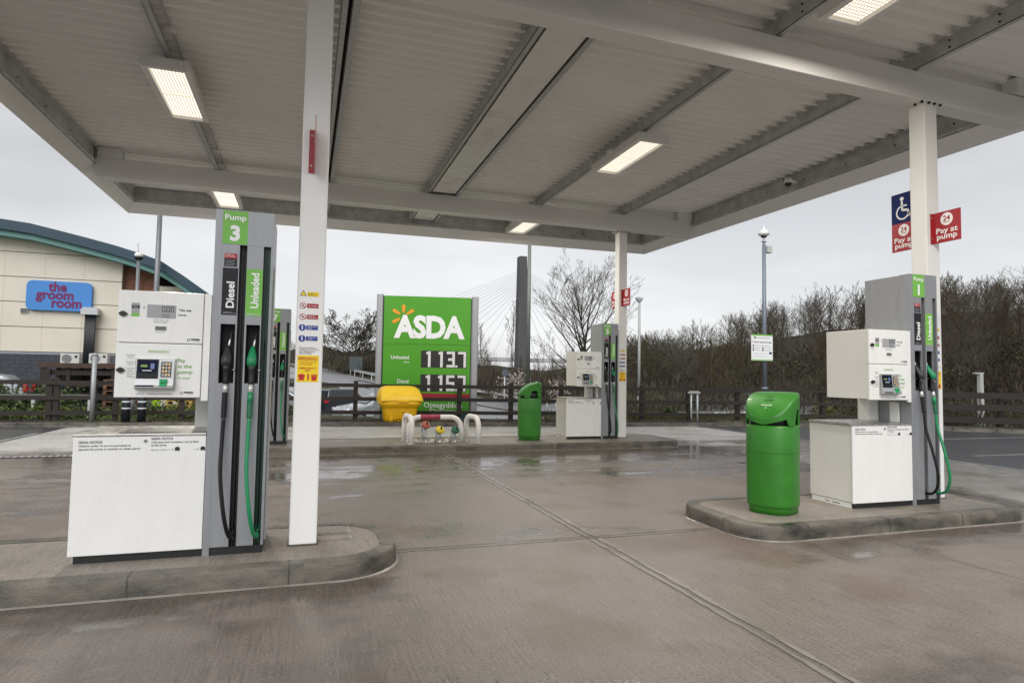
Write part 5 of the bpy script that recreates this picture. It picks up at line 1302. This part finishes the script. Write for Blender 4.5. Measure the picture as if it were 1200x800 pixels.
# ================================================================== PERSON BENDING BEHIND PUMP 3
def person():
    p = at(181, 488, 27.0); g = terr(p.x, 27.0); r_ = 'person'
    J = dict(pelvis=(0, 0, .95), waist=(-.06, -.02, 1.08), chest=(-.22, -.04, 1.27), neck=(-.36, -.05, 1.36), nhead=(-.42, -.05, 1.38), head=(-.53, -.06, 1.38),
             hl=(0, -.10, .90), kl=(-.03, -.13, .50), al=(.05, -.12, .10), tl=(-.13, -.14, .04), hr=(0, .10, .90), kr=(.06, .12, .50), ar=(.14, .12, .10), tr=(-.04, .15, .04),
             sl=(-.30, -.20, 1.30), el=(-.34, -.24, 1.02), wl=(-.42, -.20, .80), sr=(-.30, .16, 1.30), er=(-.32, .22, 1.02), wr=(-.42, .16, .80))
    E_ = [('pelvis', 'waist'), ('waist', 'chest'), ('chest', 'neck'), ('neck', 'nhead'), ('nhead', 'head'), ('pelvis', 'hl'), ('hl', 'kl'), ('kl', 'al'), ('al', 'tl'), ('pelvis', 'hr'), ('hr', 'kr'), ('kr', 'ar'), ('ar', 'tr'),
          ('chest', 'sl'), ('sl', 'el'), ('el', 'wl'), ('chest', 'sr'), ('sr', 'er'), ('er', 'wr')]
    rad = dict(pelvis=.13, waist=.125, chest=.145, neck=.075, nhead=.06, head=.095, hl=.095, kl=.062, al=.045, tl=.038, hr=.095, kr=.062, ar=.045, tr=.038, sl=.07, el=.047, wl=.032, sr=.07, er=.047, wr=.032)
    for s in ('l', 'r'):
        w_ = Vector(J['w'+s]); y = -1 if s == 'l' else 1
        J['pm'+s] = tuple(w_+Vector((-.03, 0, -.07))); rad['pm'+s] = .032; E_.append(('w'+s, 'pm'+s))
        for i, (dx, ln) in enumerate(((-.035, .075), (-.012, .085), (.010, .08), (.030, .062))):
            J[f'f{s}{i}'] = tuple(w_+Vector((dx-.04, .008*i*y, -.115))); J[f'g{s}{i}'] = tuple(w_+Vector((dx-.05, .008*i*y+.012, -.115-ln*.8))); rad[f'f{s}{i}'] = .0095; rad[f'g{s}{i}'] = .0075
            E_ += [('pm'+s, f'f{s}{i}'), (f'f{s}{i}', f'g{s}{i}')]
        J['t1'+s] = tuple(w_+Vector((.0, -.035*y, -.05))); J['t2'+s] = tuple(w_+Vector((-.025, -.05*y, -.095))); rad['t1'+s] = .011; rad['t2'+s] = .009; E_ += [('w'+s, 't1'+s), ('t1'+s, 't2'+s)]
    names = list(J); me = bpy.data.meshes.new('person'); me.from_pydata([J[k] for k in names], [(names.index(a), names.index(b)) for a, b in E_], []); me.update()
    o = bpy.data.objects.new('person', me); COL.objects.link(o); o.location = (p.x+.03, 27.0, g)
    sk = o.modifiers.new('skin', 'SKIN'); sk.use_smooth_shade = True
    if not me.skin_vertices: me.attributes.new('skin', 'FLOAT', 'POINT')
    for i, k in enumerate(names):
        v = me.skin_vertices[0].data[i]; v.radius = (rad[k], rad[k]); v.use_root = (k == 'pelvis')
    sb = o.modifiers.new('sub', 'SUBSURF'); sb.levels = 2; sb.render_levels = 2
    # clothes and skin by height and place on the one body surface
    m = bpy.data.materials.new('figure clothes and skin'); m.use_nodes = True; t = m.node_tree; b = t.nodes['Principled BSDF']; b.inputs['Roughness'].default_value = .8
    tcn = t.nodes.new('ShaderNodeTexCoord'); sx = t.nodes.new('ShaderNodeSeparateXYZ'); t.links.new(tcn.outputs['Object'], sx.inputs[0])
    def step(sock, a, c1, c2, src=None):
        g_ = t.nodes.new('ShaderNodeMath'); g_.operation = 'GREATER_THAN'; g_.inputs[1].default_value = a; t.links.new(sock, g_.inputs[0])
        mx = t.nodes.new('ShaderNodeMix'); mx.data_type = 'RGBA'; t.links.new(g_.outputs[0], mx.inputs[0])
        for i, c in ((6, c1), (7, c2)):
            if isinstance(c, tuple): mx.inputs[i].default_value = c+(1,)
            else: t.links.new(c, mx.inputs[i])
        return mx.outputs[2]
    skin = (.45, .25, .18); hv = (.45, .75, .02); tr = (.02, .022, .03)
    hands = step(sx.outputs['Z'], .81, skin, hv)
    lower = step(sx.outputs['Z'], .10, (.012, .011, .01), tr); legs = step(sx.outputs['Z'], .64, lower, hv)
    arms = step(sx.outputs['X'], -.22, hands, legs); body = step(sx.outputs['X'], -.40, skin, arms); fin = step(sx.outputs['Z'], 1.2, arms, body)
    t.links.new(fin, b.inputs['Base Color']); me.materials.append(m)
    tag(o, 'person in a yellow hi-vis jacket and dark trousers bending behind pump 3', 'person')
    mb = MB(); c = Vector((-.55, -.06, 1.41)); rs = []
    for i in range(7):
        a = -.1+i/6*1.5; rs.append([tuple(c+Vector((.105*math.cos(a)*math.cos(t*math.pi/9), .098*math.cos(a)*math.sin(t*math.pi/9), .105*math.sin(a)))) for t in range(18)])
    mb.rings(rs, mat('dark short hair', (.03, .02, .014), .8), True); mb.build('hair', o)
    mb = MB(); f = Vector((-.60, -.06, 1.345))
    for s in (-1, 1):
        mb.tube([f+Vector((-.028, s*.032, -.020)), f+Vector((-.036, s*.032, -.028))], .011, TXTW, 10); mb.tube([f+Vector((-.036, s*.032, -.028)), f+Vector((-.039, s*.032, -.031))], .006, DARK, 8)
        mb.tube([Vector((-.53, -.06+s*.092, 1.37)), Vector((-.53, -.06+s*.104, 1.375))], .026, mat('skin', skin, .6), 10)
    mb.tube([f+Vector((-.03, 0, -.03)), f+Vector((-.058, 0, -.05))], [.009, .014], mat('skin', (0, 0, 0)), 8); mb.tube([f+Vector((-.0, -.02, -.068)), f+Vector((-.0, .02, -.068))], .005, mat('lips', (.3, .1, .08), .6), 6); mb.build('face', o)
    # loose hem of the jacket
    mb = MB(); mb.rings([[(.0+.155*math.cos(t*math.pi/8), .17*math.sin(t*math.pi/8), z_) for t in range(16)] for z_ in (.60, .90)], mat('hi vis fabric', hv, .7), False)
    mb.rings([[(.0+.157*math.cos(t*math.pi/8), .172*math.sin(t*math.pi/8), z_) for t in range(16)] for z_ in (.74, .78)], mat('reflective tape', (.6, .6, .6), .3), False); mb.build('jacket_hem', o)
person()

# ================================================================== BRIDGE
def bridge():
    Y = 230.0; b = at(616, 424, Y); t1 = at(607.6, 300.5, Y).x, at(607.6, 300.5, Y).z; t2 = at(616.2, 300.5, Y).x; tz = t1[1]
    r = empty('cable_stayed_bridge', (b.x, Y, -4), 0, 'grey concrete pylon and thin stay cables of a distant road bridge', 'bridge')
    CP = mat('pylon concrete', (.085, .085, .09), .9, noise=.15, nscale=.4, stretch=(1, 1, .3)); ox, oz = b.x, -4
    bl, br = at(606.5, 420, Y).x, at(626, 420, Y).x
    bl, br = at(604.3, 430, Y).x, at(620, 430, Y).x
    mb = MB(); D = 2.6
    vs = [(bl-ox, -D, 0), (br-ox, -D, 0), (br-ox, D, 0), (bl-ox, D, 0), (t1[0]-ox, -D*.7, tz-oz), (t2-ox, -D*.7, tz-oz), (t2-ox, D*.7, tz-oz), (t1[0]-ox, D*.7, tz-oz)]
    mb.add(vs, [(0, 3, 2, 1), (4, 5, 6, 7), (0, 1, 5, 4), (1, 2, 6, 5), (2, 3, 7, 6), (3, 0, 4, 7)], CP); mb.build('pylon', r, .3)
    for k in range(1, 12): pass
    dk = at(590, 420, Y).z-oz; mb = MB(); mb.box(-150, 4, dk-.9, 170, 12, dk+.5, mat('pale deck concrete', (.45, .46, .47), .8)); mb.build('deck', r)
    mb = MB(); xc = (t1[0]+t2)/2-ox
    for i in range(14): 
        for sd_ in (-1, 1):
            x = sd_*(6+i*5.6); zt = at(605, 345, Y).z-oz+(at(605, 316, Y).z-at(605, 345, Y).z)*(i/13)
            mb.tube([(xc, 0, zt), (xc+x, 0, dk)], .065, mat('stay cable', (.34, .34, .35), .7), 4, cap=False)
    mb.build('stay_cable', r)
    mb = MB()
    for k in range(5): mb.tube([(-30+k*13, 4, dk), (-30+k*13, 4, dk+8)], .12, GALV, 5)
    mb.build('deck_lamp', r)
bridge()

# ================================================================== TREES
def gen_tree(seed, H, Rc, base, r0, nl, lv, minr=.006, elev=(30, 62), steps=4, side=(28, 52), jag=.12, lenk=(.36, .58)):
    """bare tree: leader with ascending limbs, each forking into side twigs; returns (verts, faces, is_trunk)"""
    rnd = random.Random(seed); V = []; F = []; TR = []
    def seg(a, b, ra, rb, n, trk):
        d = (b-a)
        if d.length < 1e-4: return
        d.normalize(); u = d.orthogonal().normalized(); w_ = d.cross(u); k = len(V)
        for c, rr in ((a, ra), (b, rb)):
            for i in range(n): t = 2*math.pi*i/n; V.append(c+(u*math.cos(t)+w_*math.sin(t))*rr)
        for i in range(n): F.append((k+i, k+(i+1) % n, k+n+(i+1) % n, k+n+i)); TR.append(trk)
    def limb(p, d, L_, r, l_):
        q = p; dd = d.copy(); n = 5 if l_ == lv else 3
        for s_ in range(steps):
            t = (s_+1)/steps
            dd = (dd+Vector((rnd.gauss(0, jag), rnd.gauss(0, jag), rnd.gauss(0, jag*.7)+.07))).normalized()
            e = q+dd*(L_/steps); ra = max(minr, r*(1-.8*(s_/steps))); rb = max(minr*.8, r*(1-.8*t)); seg(q, e, ra, rb, n, False)
            if l_ > 0:
                for _ in range((1 if s_ == 0 or rnd.random() < .45 else 2) if not (l_ == 1 and s_ == 0) else 0):
                    ax = dd.orthogonal().normalized(); ax.rotate(Matrix.Rotation(rnd.uniform(0, 6.283), 3, dd))
                    c = dd.copy(); c.rotate(Matrix.Rotation(R(rnd.uniform(*side)), 3, ax)); c.z += .10; c.normalize()
                    limb(q+(e-q)*rnd.uniform(.3, 1), c, L_*rnd.uniform(*lenk)*(1.15-.5*t), rb*.6, l_-1)
            q = e
    # leader
    P = [Vector((0, 0, 0))]; m_ = 10; dx = dy = 0
    for i in range(1, m_+1): dx += rnd.gauss(0, .012)*H; dy += rnd.gauss(0, .012)*H; P.append(Vector((dx, dy, H*.93*i/m_)))
    for i in range(m_): seg(P[i], P[i+1], max(minr, r0*(1-i/m_)**.9+minr), max(minr, r0*(1-(i+1)/m_)**.9+minr), 8 if i < 6 else 5, True)
    az = rnd.uniform(0, 6.28)
    for k in range(nl):
        f = base+(.94-base)*(k+.5)/nl; x = f*m_*1/.93*.93; i = min(m_-1, int(f*m_)); pt = P[i].lerp(P[i+1], f*m_-i)
        az += 2.4+rnd.gauss(0, .3); g = (f-base)/(1-base); el = R(elev[0]+(elev[1]-elev[0])*g+rnd.gauss(0, 5))
        reach = Rc*math.sqrt(max(.06, 1-(max(0, g-.22)/.80)**2))*(.72+.28*min(1, g/.25))*rnd.uniform(.8, 1.12)
        d = Vector((math.cos(az)*math.cos(el), math.sin(az)*math.cos(el), math.sin(el)))
        limb(pt, d, reach/max(.55, math.cos(el)), max(minr, r0*.55*(1-g*.75)), lv)
    zs = max(v.z for v in V); kz = H/zs
    return [Vector((v.x, v.y, v.z*kz)) for v in V], F, TR
def tree_obj(name, g, m1, m2, parent):
    V, F, TR = g
    for nm, flag, mm in (('trunk', True, m1), ('crown', False, m2)):
        idx = [i for i, t in enumerate(TR) if t == flag]; used = {}; vs = []; fs = []
        for i in idx:
            f = []
            for q in F[i]:
                if q not in used: used[q] = len(vs); vs.append(V[q])
                f.append(used[q])
            fs.append(tuple(f))
        me = bpy.data.meshes.new(nm); me.from_pydata([tuple(v) for v in vs], [], fs); me.materials.append(mm); me.update(); me.polygons.foreach_set('use_smooth', [True]*len(fs))
        o = bpy.data.objects.new(nm, me); COL.objects.link(o); o.parent = parent
def place_tree(src, x, y, z, rz, s, label, group=None, sxy=1):
    c = copy_tree(src) if src.get('used') else src; src['used'] = 1
    c.location = (x, y, z); c.rotation_euler = (0, 0, rz); c.scale = (s*sxy, s*sxy, s); tag(c, label, 'tree', group)
    if 'used' in c and c is not src: del c['used']
    return c
# big bare tree right of the pylon
p = at(687, 470, 29.5); g = terr(p.x, 29.5); top = at(690, 293, 29.5).z
t = empty('bare_tree', (p.x, 29.5, g-.1), 0, 'big spreading leafless tree between the bridge pylon and the middle column', 'tree')
tree_obj('t', gen_tree(12, top-g+.1, 2.7, .26, .14, 26, 3, minr=.0055, elev=(34, 76), steps=4, side=(22, 40), jag=.05, lenk=(.42, .62)), BARK, TWIG, t)
t.rotation_euler[2] = .8
# tree prototypes for the wood
protos = []
for i, (sd_, rc, bs, rr, el) in enumerate(((3, 1.5, .25, .07, (48, 74)), (5, 2.1, .22, .08, (38, 66)), (8, 1.1, .2, .06, (55, 78)), (13, 2.4, .18, .08, (32, 64)), (21, 1.3, .12, .05, (50, 76)))):
    e = empty('bare_tree', (0, 0, -50)); tree_obj('t', gen_tree(sd_, 8.0, rc, bs, rr, 17, 2, minr=.0095, elev=el, jag=.07, side=(24, 46)), BARK, (TWIG, TWIGP, TWIGR, TWIGG, TWIG)[i], e); protos.append(e)
def prof_v(u):
    P = [(-60, 470), (340, 395), (375, 385), (440, 392), (470, 400), (555, 395), (575, 400), (600, 412), (640, 402), (700, 398), (760, 394), (800, 380), (845, 368), (880, 366), (905, 352), (950, 343), (1010, 338), (1060, 338), (1110, 322), (1150, 322), (1185, 316), (1260, 305), (1400, 290), (1700, 300)]
    for (a, b), (c, d) in zip(P, P[1:]):
        if a <= u <= c: return b+(d-b)*(u-a)/(c-a)
    return P[-1][1]
k = 0
frontu = [768, 795, 822, 846, 868, 915, 940, 962, 985, 1010, 1128, 1150, 1172, 1196, 1222, 1050, 1085]
for u in frontu:
    Y = random.uniform(24, 30) if u < 1020 else random.uniform(20, 25); p = at(u, 470, Y); g = terr(p.x, Y); tz = at(u, prof_v(u)+random.uniform(-20, 18), Y).z
    place_tree(protos[k % 5], p.x, Y, g-.15, random.uniform(0, 6.28), (tz-g)/8, 'leafless brown tree in the front of the wood beyond the fence', 'leafless trees at the front of the wood'); k += 1
# distant dense tree left of the sign
p = at(412, 430, 84); g = terr(p.x, 84); tz = at(412, 361, 84).z
t = empty('bare_tree', (p.x+.6, 84, g-.5), 0, 'dark dense round-headed tree on the skyline left of the price sign', 'tree'); tree_obj('t', gen_tree(41, tz-g+.5, 4.2, .22, .2, 30, 3, minr=.026, elev=(25, 72), jag=.07), BARK, TWIG, t); t.scale = (1.25, 1.25, 1)
for u, Y, dv, lb in ((566, 62, 376, 'small leafless tree just right of the price sign'), (596, 52, 350, 'slim leafless sapling in front of the foot of the bridge pylon')):
    p = at(u, 430, Y); g = terr(p.x, Y); tz = at(u, dv, Y).z
    place_tree(protos[2], p.x, Y, g-.1, random.uniform(0, 6), (tz-g)/8, lb, None, .6 if u == 596 else .9)
# sapling in front of the wood, slim
p = at(848, 488, 20.5); g = terr(p.x, 20.5); place_tree(protos[2], p.x, 20.5, g, 1.0, (at(848, 395, 20.5).z-g)/8, 'slim young leafless tree just behind the fence left of the notice mast', None, .55)

# the wood itself, one mass: many trees merged with numpy
def mass(name, spots, protos, m, label, kind='stuff', cat=None):
    Vs = []; Fs = []; base = 0
    P = []
    for pr in protos:
        vv = []; ff = []; b = 0
        for ch in kids(pr):
            me = ch.data; a = np.empty(len(me.vertices)*3, np.float32); me.vertices.foreach_get('co', a); vv.append(a.reshape(-1, 3))
            l = np.empty(len(me.loops), np.int32); me.loops.foreach_get('vertex_index', l); ff.append(l.reshape(-1, 4)+b); b += len(me.vertices)
        P.append((np.concatenate(vv), np.concatenate(ff)))
    for i, (x, y, z, rz, s, sx) in enumerate(spots):
        v, f = P[i % len(P)]; c, sn = math.cos(rz), math.sin(rz)
        q = np.stack([(v[:, 0]*c-v[:, 1]*sn)*s*sx+x, (v[:, 0]*sn+v[:, 1]*c)*s*sx+y, v[:, 2]*s+z], 1); Vs.append(q); Fs.append(f+base); base += len(v)
    V = np.concatenate(Vs); F = np.concatenate(Fs); me = bpy.data.meshes.new(name)
    me.vertices.add(len(V)); me.vertices.foreach_set('co', V.ravel()); me.loops.add(F.size); me.loops.foreach_set('vertex_index', F.ravel().astype(np.int32))
    me.polygons.add(len(F)); me.polygons.foreach_set('loop_start', np.arange(0, F.size, 4, dtype=np.int32)); me.update(calc_edges=True)
    rs = np.random.RandomState(4); mi = np.concatenate([np.full(len(P[i % len(P)][1]), rs.choice([0, 0, 1, 2, 3]), np.int32) for i in range(len(spots))])
    for q in (m, TWIGR, TWIGG, TWIGP): me.materials.append(q)
    me.polygons.foreach_set('material_index', mi)
    o = bpy.data.objects.new(name, me); COL.objects.link(o); return tag(o, label, cat, None, kind)
sp = []
for i in range(250):
    u = random.uniform(735, 1420); Y = random.uniform(27, 62) if u < 1000 else random.uniform(22, 50); p = at(u, 470, Y); g = terr(p.x, Y)
    tz = at(u, prof_v(u)+random.choice((random.uniform(-8, 10), random.uniform(5, 60))), Y).z; sp.append((p.x, Y, g-.2, random.uniform(0, 6.28), max(.25, (tz-g)/8), random.uniform(.9, 1.3)))
mass('woods', sp, protos, TWIG, 'dense brown leafless wood beyond the fence, right of the middle column')
sp = []
for i in range(100):
    u = random.uniform(225, 760); Y = random.uniform(72, 120) if u < 560 else random.uniform(48, 90); p = at(u, 440, Y); g = terr(p.x, Y)
    if u < 560: Y = random.uniform(86, 130); p = at(u, 440, Y); g = terr(p.x, Y)
    tz = at(u, prof_v(u)+random.uniform(0, 26), Y).z; sp.append((p.x, Y, g-.4, random.uniform(0, 6.28), max(.3, (tz-g)/8), random.uniform(.9, 1.4)))
mass('distant_woods', sp, protos, TWIG, 'distant brown wood behind the far road and the price sign')
# wooded bank rising behind so that the wood is backed by ground
mb = MB(); n = 70; vs = []
us = [-260+i*30 for i in range(n+1)]
def bankY(u): return 150 if u < 560 else (150-(u-560)*.42 if u < 760 else max(52, 66-(u-760)*.03))
for k_ in range(4):
    for u in us:
        Y = bankY(u)+k_*14; p = at(u, 440, Y); zt = at(u, (prof_v(max(u, 230)) if u > 230 else 430)+((26 if u < 1110 else 9) if u > 500 else 14)+math.sin(u*.05)*4+math.sin(u*.13)*3, bankY(u)+k_*2).z
        z = terr(p.x, Y)-3 if k_ == 0 else (zt*(.65 if k_ == 1 else (1.0 if k_ == 2 else .9)))
        vs.append((p.x, Y, z))
mb.add(vs, [(j*(n+1)+i, j*(n+1)+i+1, (j+1)*(n+1)+i+1, (j+1)*(n+1)+i) for j in range(3) for i in range(n)], BANK, True); mb.build('hillside', kind='structure')

# low brush, hedge and verge plants ---------------------------------------
def scatter(name, spots, m, label, per=60, leaf=.06, kind='stuff', blade=False, flat=.6, cat=None, seed=5, rnd_r=1.0):
    rs = np.random.RandomState(seed); V = []
    for (x, y, z, r_, h) in spots:
        n = int(per*max(.3, r_)); a = rs.uniform(0, 6.283, n); rr = r_*np.sqrt(rs.uniform(0, 1, n)); zz = z+h*rs.uniform(0, 1, n)**.8*np.sqrt(np.clip(1-(rr/r_)**2*.8, 0, 1))
        c = np.stack([x+rr*np.cos(a), y+rr*np.sin(a)*.8, zz], 1)
        if blade: d = np.stack([rs.normal(0, .35, n), rs.normal(0, .35, n), np.ones(n)], 1)
        else: d = rs.normal(0, 1, (n, 3)); d[:, 2] = np.abs(d[:, 2])*flat
        d /= np.linalg.norm(d, axis=1)[:, None]; w_ = np.cross(d, rs.normal(0, 1, (n, 3))); w_ /= np.linalg.norm(w_, axis=1)[:, None]
        s = leaf*rs.uniform(.5, 1.5, n)[:, None]; L_ = s*(4 if blade else 1.5); W_ = s*(.16 if blade else .6)
        V.append(np.stack([c, c+d*L_*.5+w_*W_, c+d*L_, c+d*L_*.5-w_*W_], 1))
    V = np.concatenate(V).reshape(-1, 3); F = np.arange(len(V)).reshape(-1, 4); me = bpy.data.meshes.new(name)
    me.vertices.add(len(V)); me.vertices.foreach_set('co', V.astype(np.float32).ravel()); me.loops.add(F.size); me.loops.foreach_set('vertex_index', F.ravel().astype(np.int32))
    me.polygons.add(len(F)); me.polygons.foreach_set('loop_start', np.arange(0, F.size, 4, dtype=np.int32)); me.update(calc_edges=True); me.materials.append(m)
    o = bpy.data.objects.new(name, me); COL.objects.link(o); return tag(o, label, cat, None, kind)
S_ = []
for i in range(420):
    u = random.uniform(700, 1420); Y = random.uniform(24, 46) if u < 1000 else random.uniform(19.5, 34); p = at(u, 470, Y); S_.append((p.x, Y, terr(p.x, Y), random.uniform(.6, 1.6), random.uniform(.6, 2.4)))
scatter('undergrowth', S_, TWIG, 'tangle of brown twigs at the foot of the wood', 240, .11, blade=True)
S_ = []
for i in range(260):
    u = random.uniform(735, 1420); Y = random.uniform(24, 44) if u < 1000 else random.uniform(20, 34); p = at(u, 470, Y); S_.append((p.x, Y, terr(p.x, Y)+random.uniform(0, 2.3), random.uniform(.3, .9), random.uniform(.3, 1.6)))
scatter('ivy_undergrowth', S_, LEAFD, 'dull green ivy and bramble between the brown trees', 130, .07)
S_ = [(x+random.uniform(-.3, .3), kerb_y(min(x, 29))+random.uniform(1.9, 2.8) if x < 21 else 15.2-(x-21)*.9+random.uniform(.9, 1.7), .0, random.uniform(.35, .6), random.uniform(.5, 1.15)) for x in [18.5+i*.16 for i in range(60)]]
scatter('hedge_foliage', S_, LEAFD, 'low clipped hedge behind the fence right of pump 1', 420, .035)
S_ = [(random.uniform(-13, -2.2), random.uniform(20.9, 23.0), .0, random.uniform(.3, .7), random.uniform(.15, .5)) for i in range(110)]
scatter('ground_cover_foliage', S_, mat('bright ground cover', (.055, .085, .015), .7, noise=.4, nscale=3, col2=(.14, .19, .035)), 'green leafy ground cover behind the fence at left', 260, .05)
S_ = [(random.uniform(-16, -7.5), random.uniform(24, 25.5), .0, random.uniform(.5, .9), random.uniform(.8, 1.15)) for i in range(40)]+[(random.uniform(-7.5, 0), random.uniform(25, 26), -.4, random.uniform(.5, .9), random.uniform(.6, 1.1)) for i in range(26)]
scatter('shrubbery_foliage', S_, LEAF, 'darker green shrubs below the shop wall', 320, .07)
S_ = [(x+random.uniform(-.3, .3), kerb_y(x)+random.uniform(.25, 1.2), .09, random.uniform(.15, .45), random.uniform(.03, .12)) for x in [-12+i*.2 for i in range(150)]]
scatter('bark_debris', S_, mat('dark leaf litter', (.05, .035, .025), .9, noise=.5, nscale=6), 'dark leaf litter and low weeds along the kerb', 60, .03)
S_ = [(x+random.uniform(-.5, .5), kerb_y(x)+random.uniform(1.5, 3.6), .0, random.uniform(.3, .6), random.uniform(.08, .22)) for x in [8+i*.13 for i in range(90)]]
scatter('verge_grass', S_, mat('verge grass blades', (.06, .085, .02), .9, noise=.4, nscale=2, col2=(.13, .14, .05)), 'rough winter grass behind the fence at centre right', 240, .05, blade=True)
def shrub(u, v, Y, r_, h, m, label, per=260, leaf=.05, zoff=0):
    p = at(u, v, Y); g = terr(p.x, Y) if not inside(p.x, Y) else .09
    sp_ = [(random.gauss(0, r_*.3), random.gauss(0, r_*.3), h*random.uniform(0, .35), r_*.6, h*.75) for _ in range(6)]
    o = scatter('shrub', sp_, m, label, per, leaf, kind=None, cat='shrub', seed=int(u)); o.location = (p.x, Y, g+zoff)
    mb = MB()
    for k in range(5): a = random.uniform(0, 6.28); mb.tube([(0, 0, 0), (math.cos(a)*r_*.35, math.sin(a)*r_*.35, h*.8)], [.015, .005], BARK, 5)
    mb.build('stem', o)
shrub(610, 470, 43, 1.5, 2.3, BLOS, 'pale blossoming shrub behind the far litter bin', 110, .09, .5)
shrub(650, 470, 41, 1.2, 1.9, BLOS, 'smaller pale blossoming shrub right of the far litter bin', 70, .08, .4)
shrub(783, 488, 19.6, .34, .5, LEAF, 'small leafy shrub behind the fence right of the middle column', 200, .05)
shrub(965, 480, 18.2, .45, .7, mat('yellow green leaves', (.12, .13, .02), .7, noise=.3, nscale=3), 'yellow green shrub behind the fence between the near bin and pump 1', 260, .045)
S_ = []
for i in range(90):
    u = random.uniform(375, 760); Y = random.uniform(46, 60) if u > 560 else random.uniform(76, 90); p = at(u, 445, Y); S_.append((p.x, Y, terr(p.x, Y), random.uniform(1, 2.4), random.uniform(1.2, 2.8)))
scatter('roadside_undergrowth', S_, TWIG, 'brown roadside scrub beyond the far road', 260, .16, blade=True)
# trees of the hedge bank behind the camera are outside the photograph; remove unplaced prototypes
for e in protos:
    if e.location.z < -40:
        for c in kids(e): bpy.data.objects.remove(c)
        bpy.data.objects.remove(e)
for o in bpy.data.objects:
    if 'used' in o: del o['used']
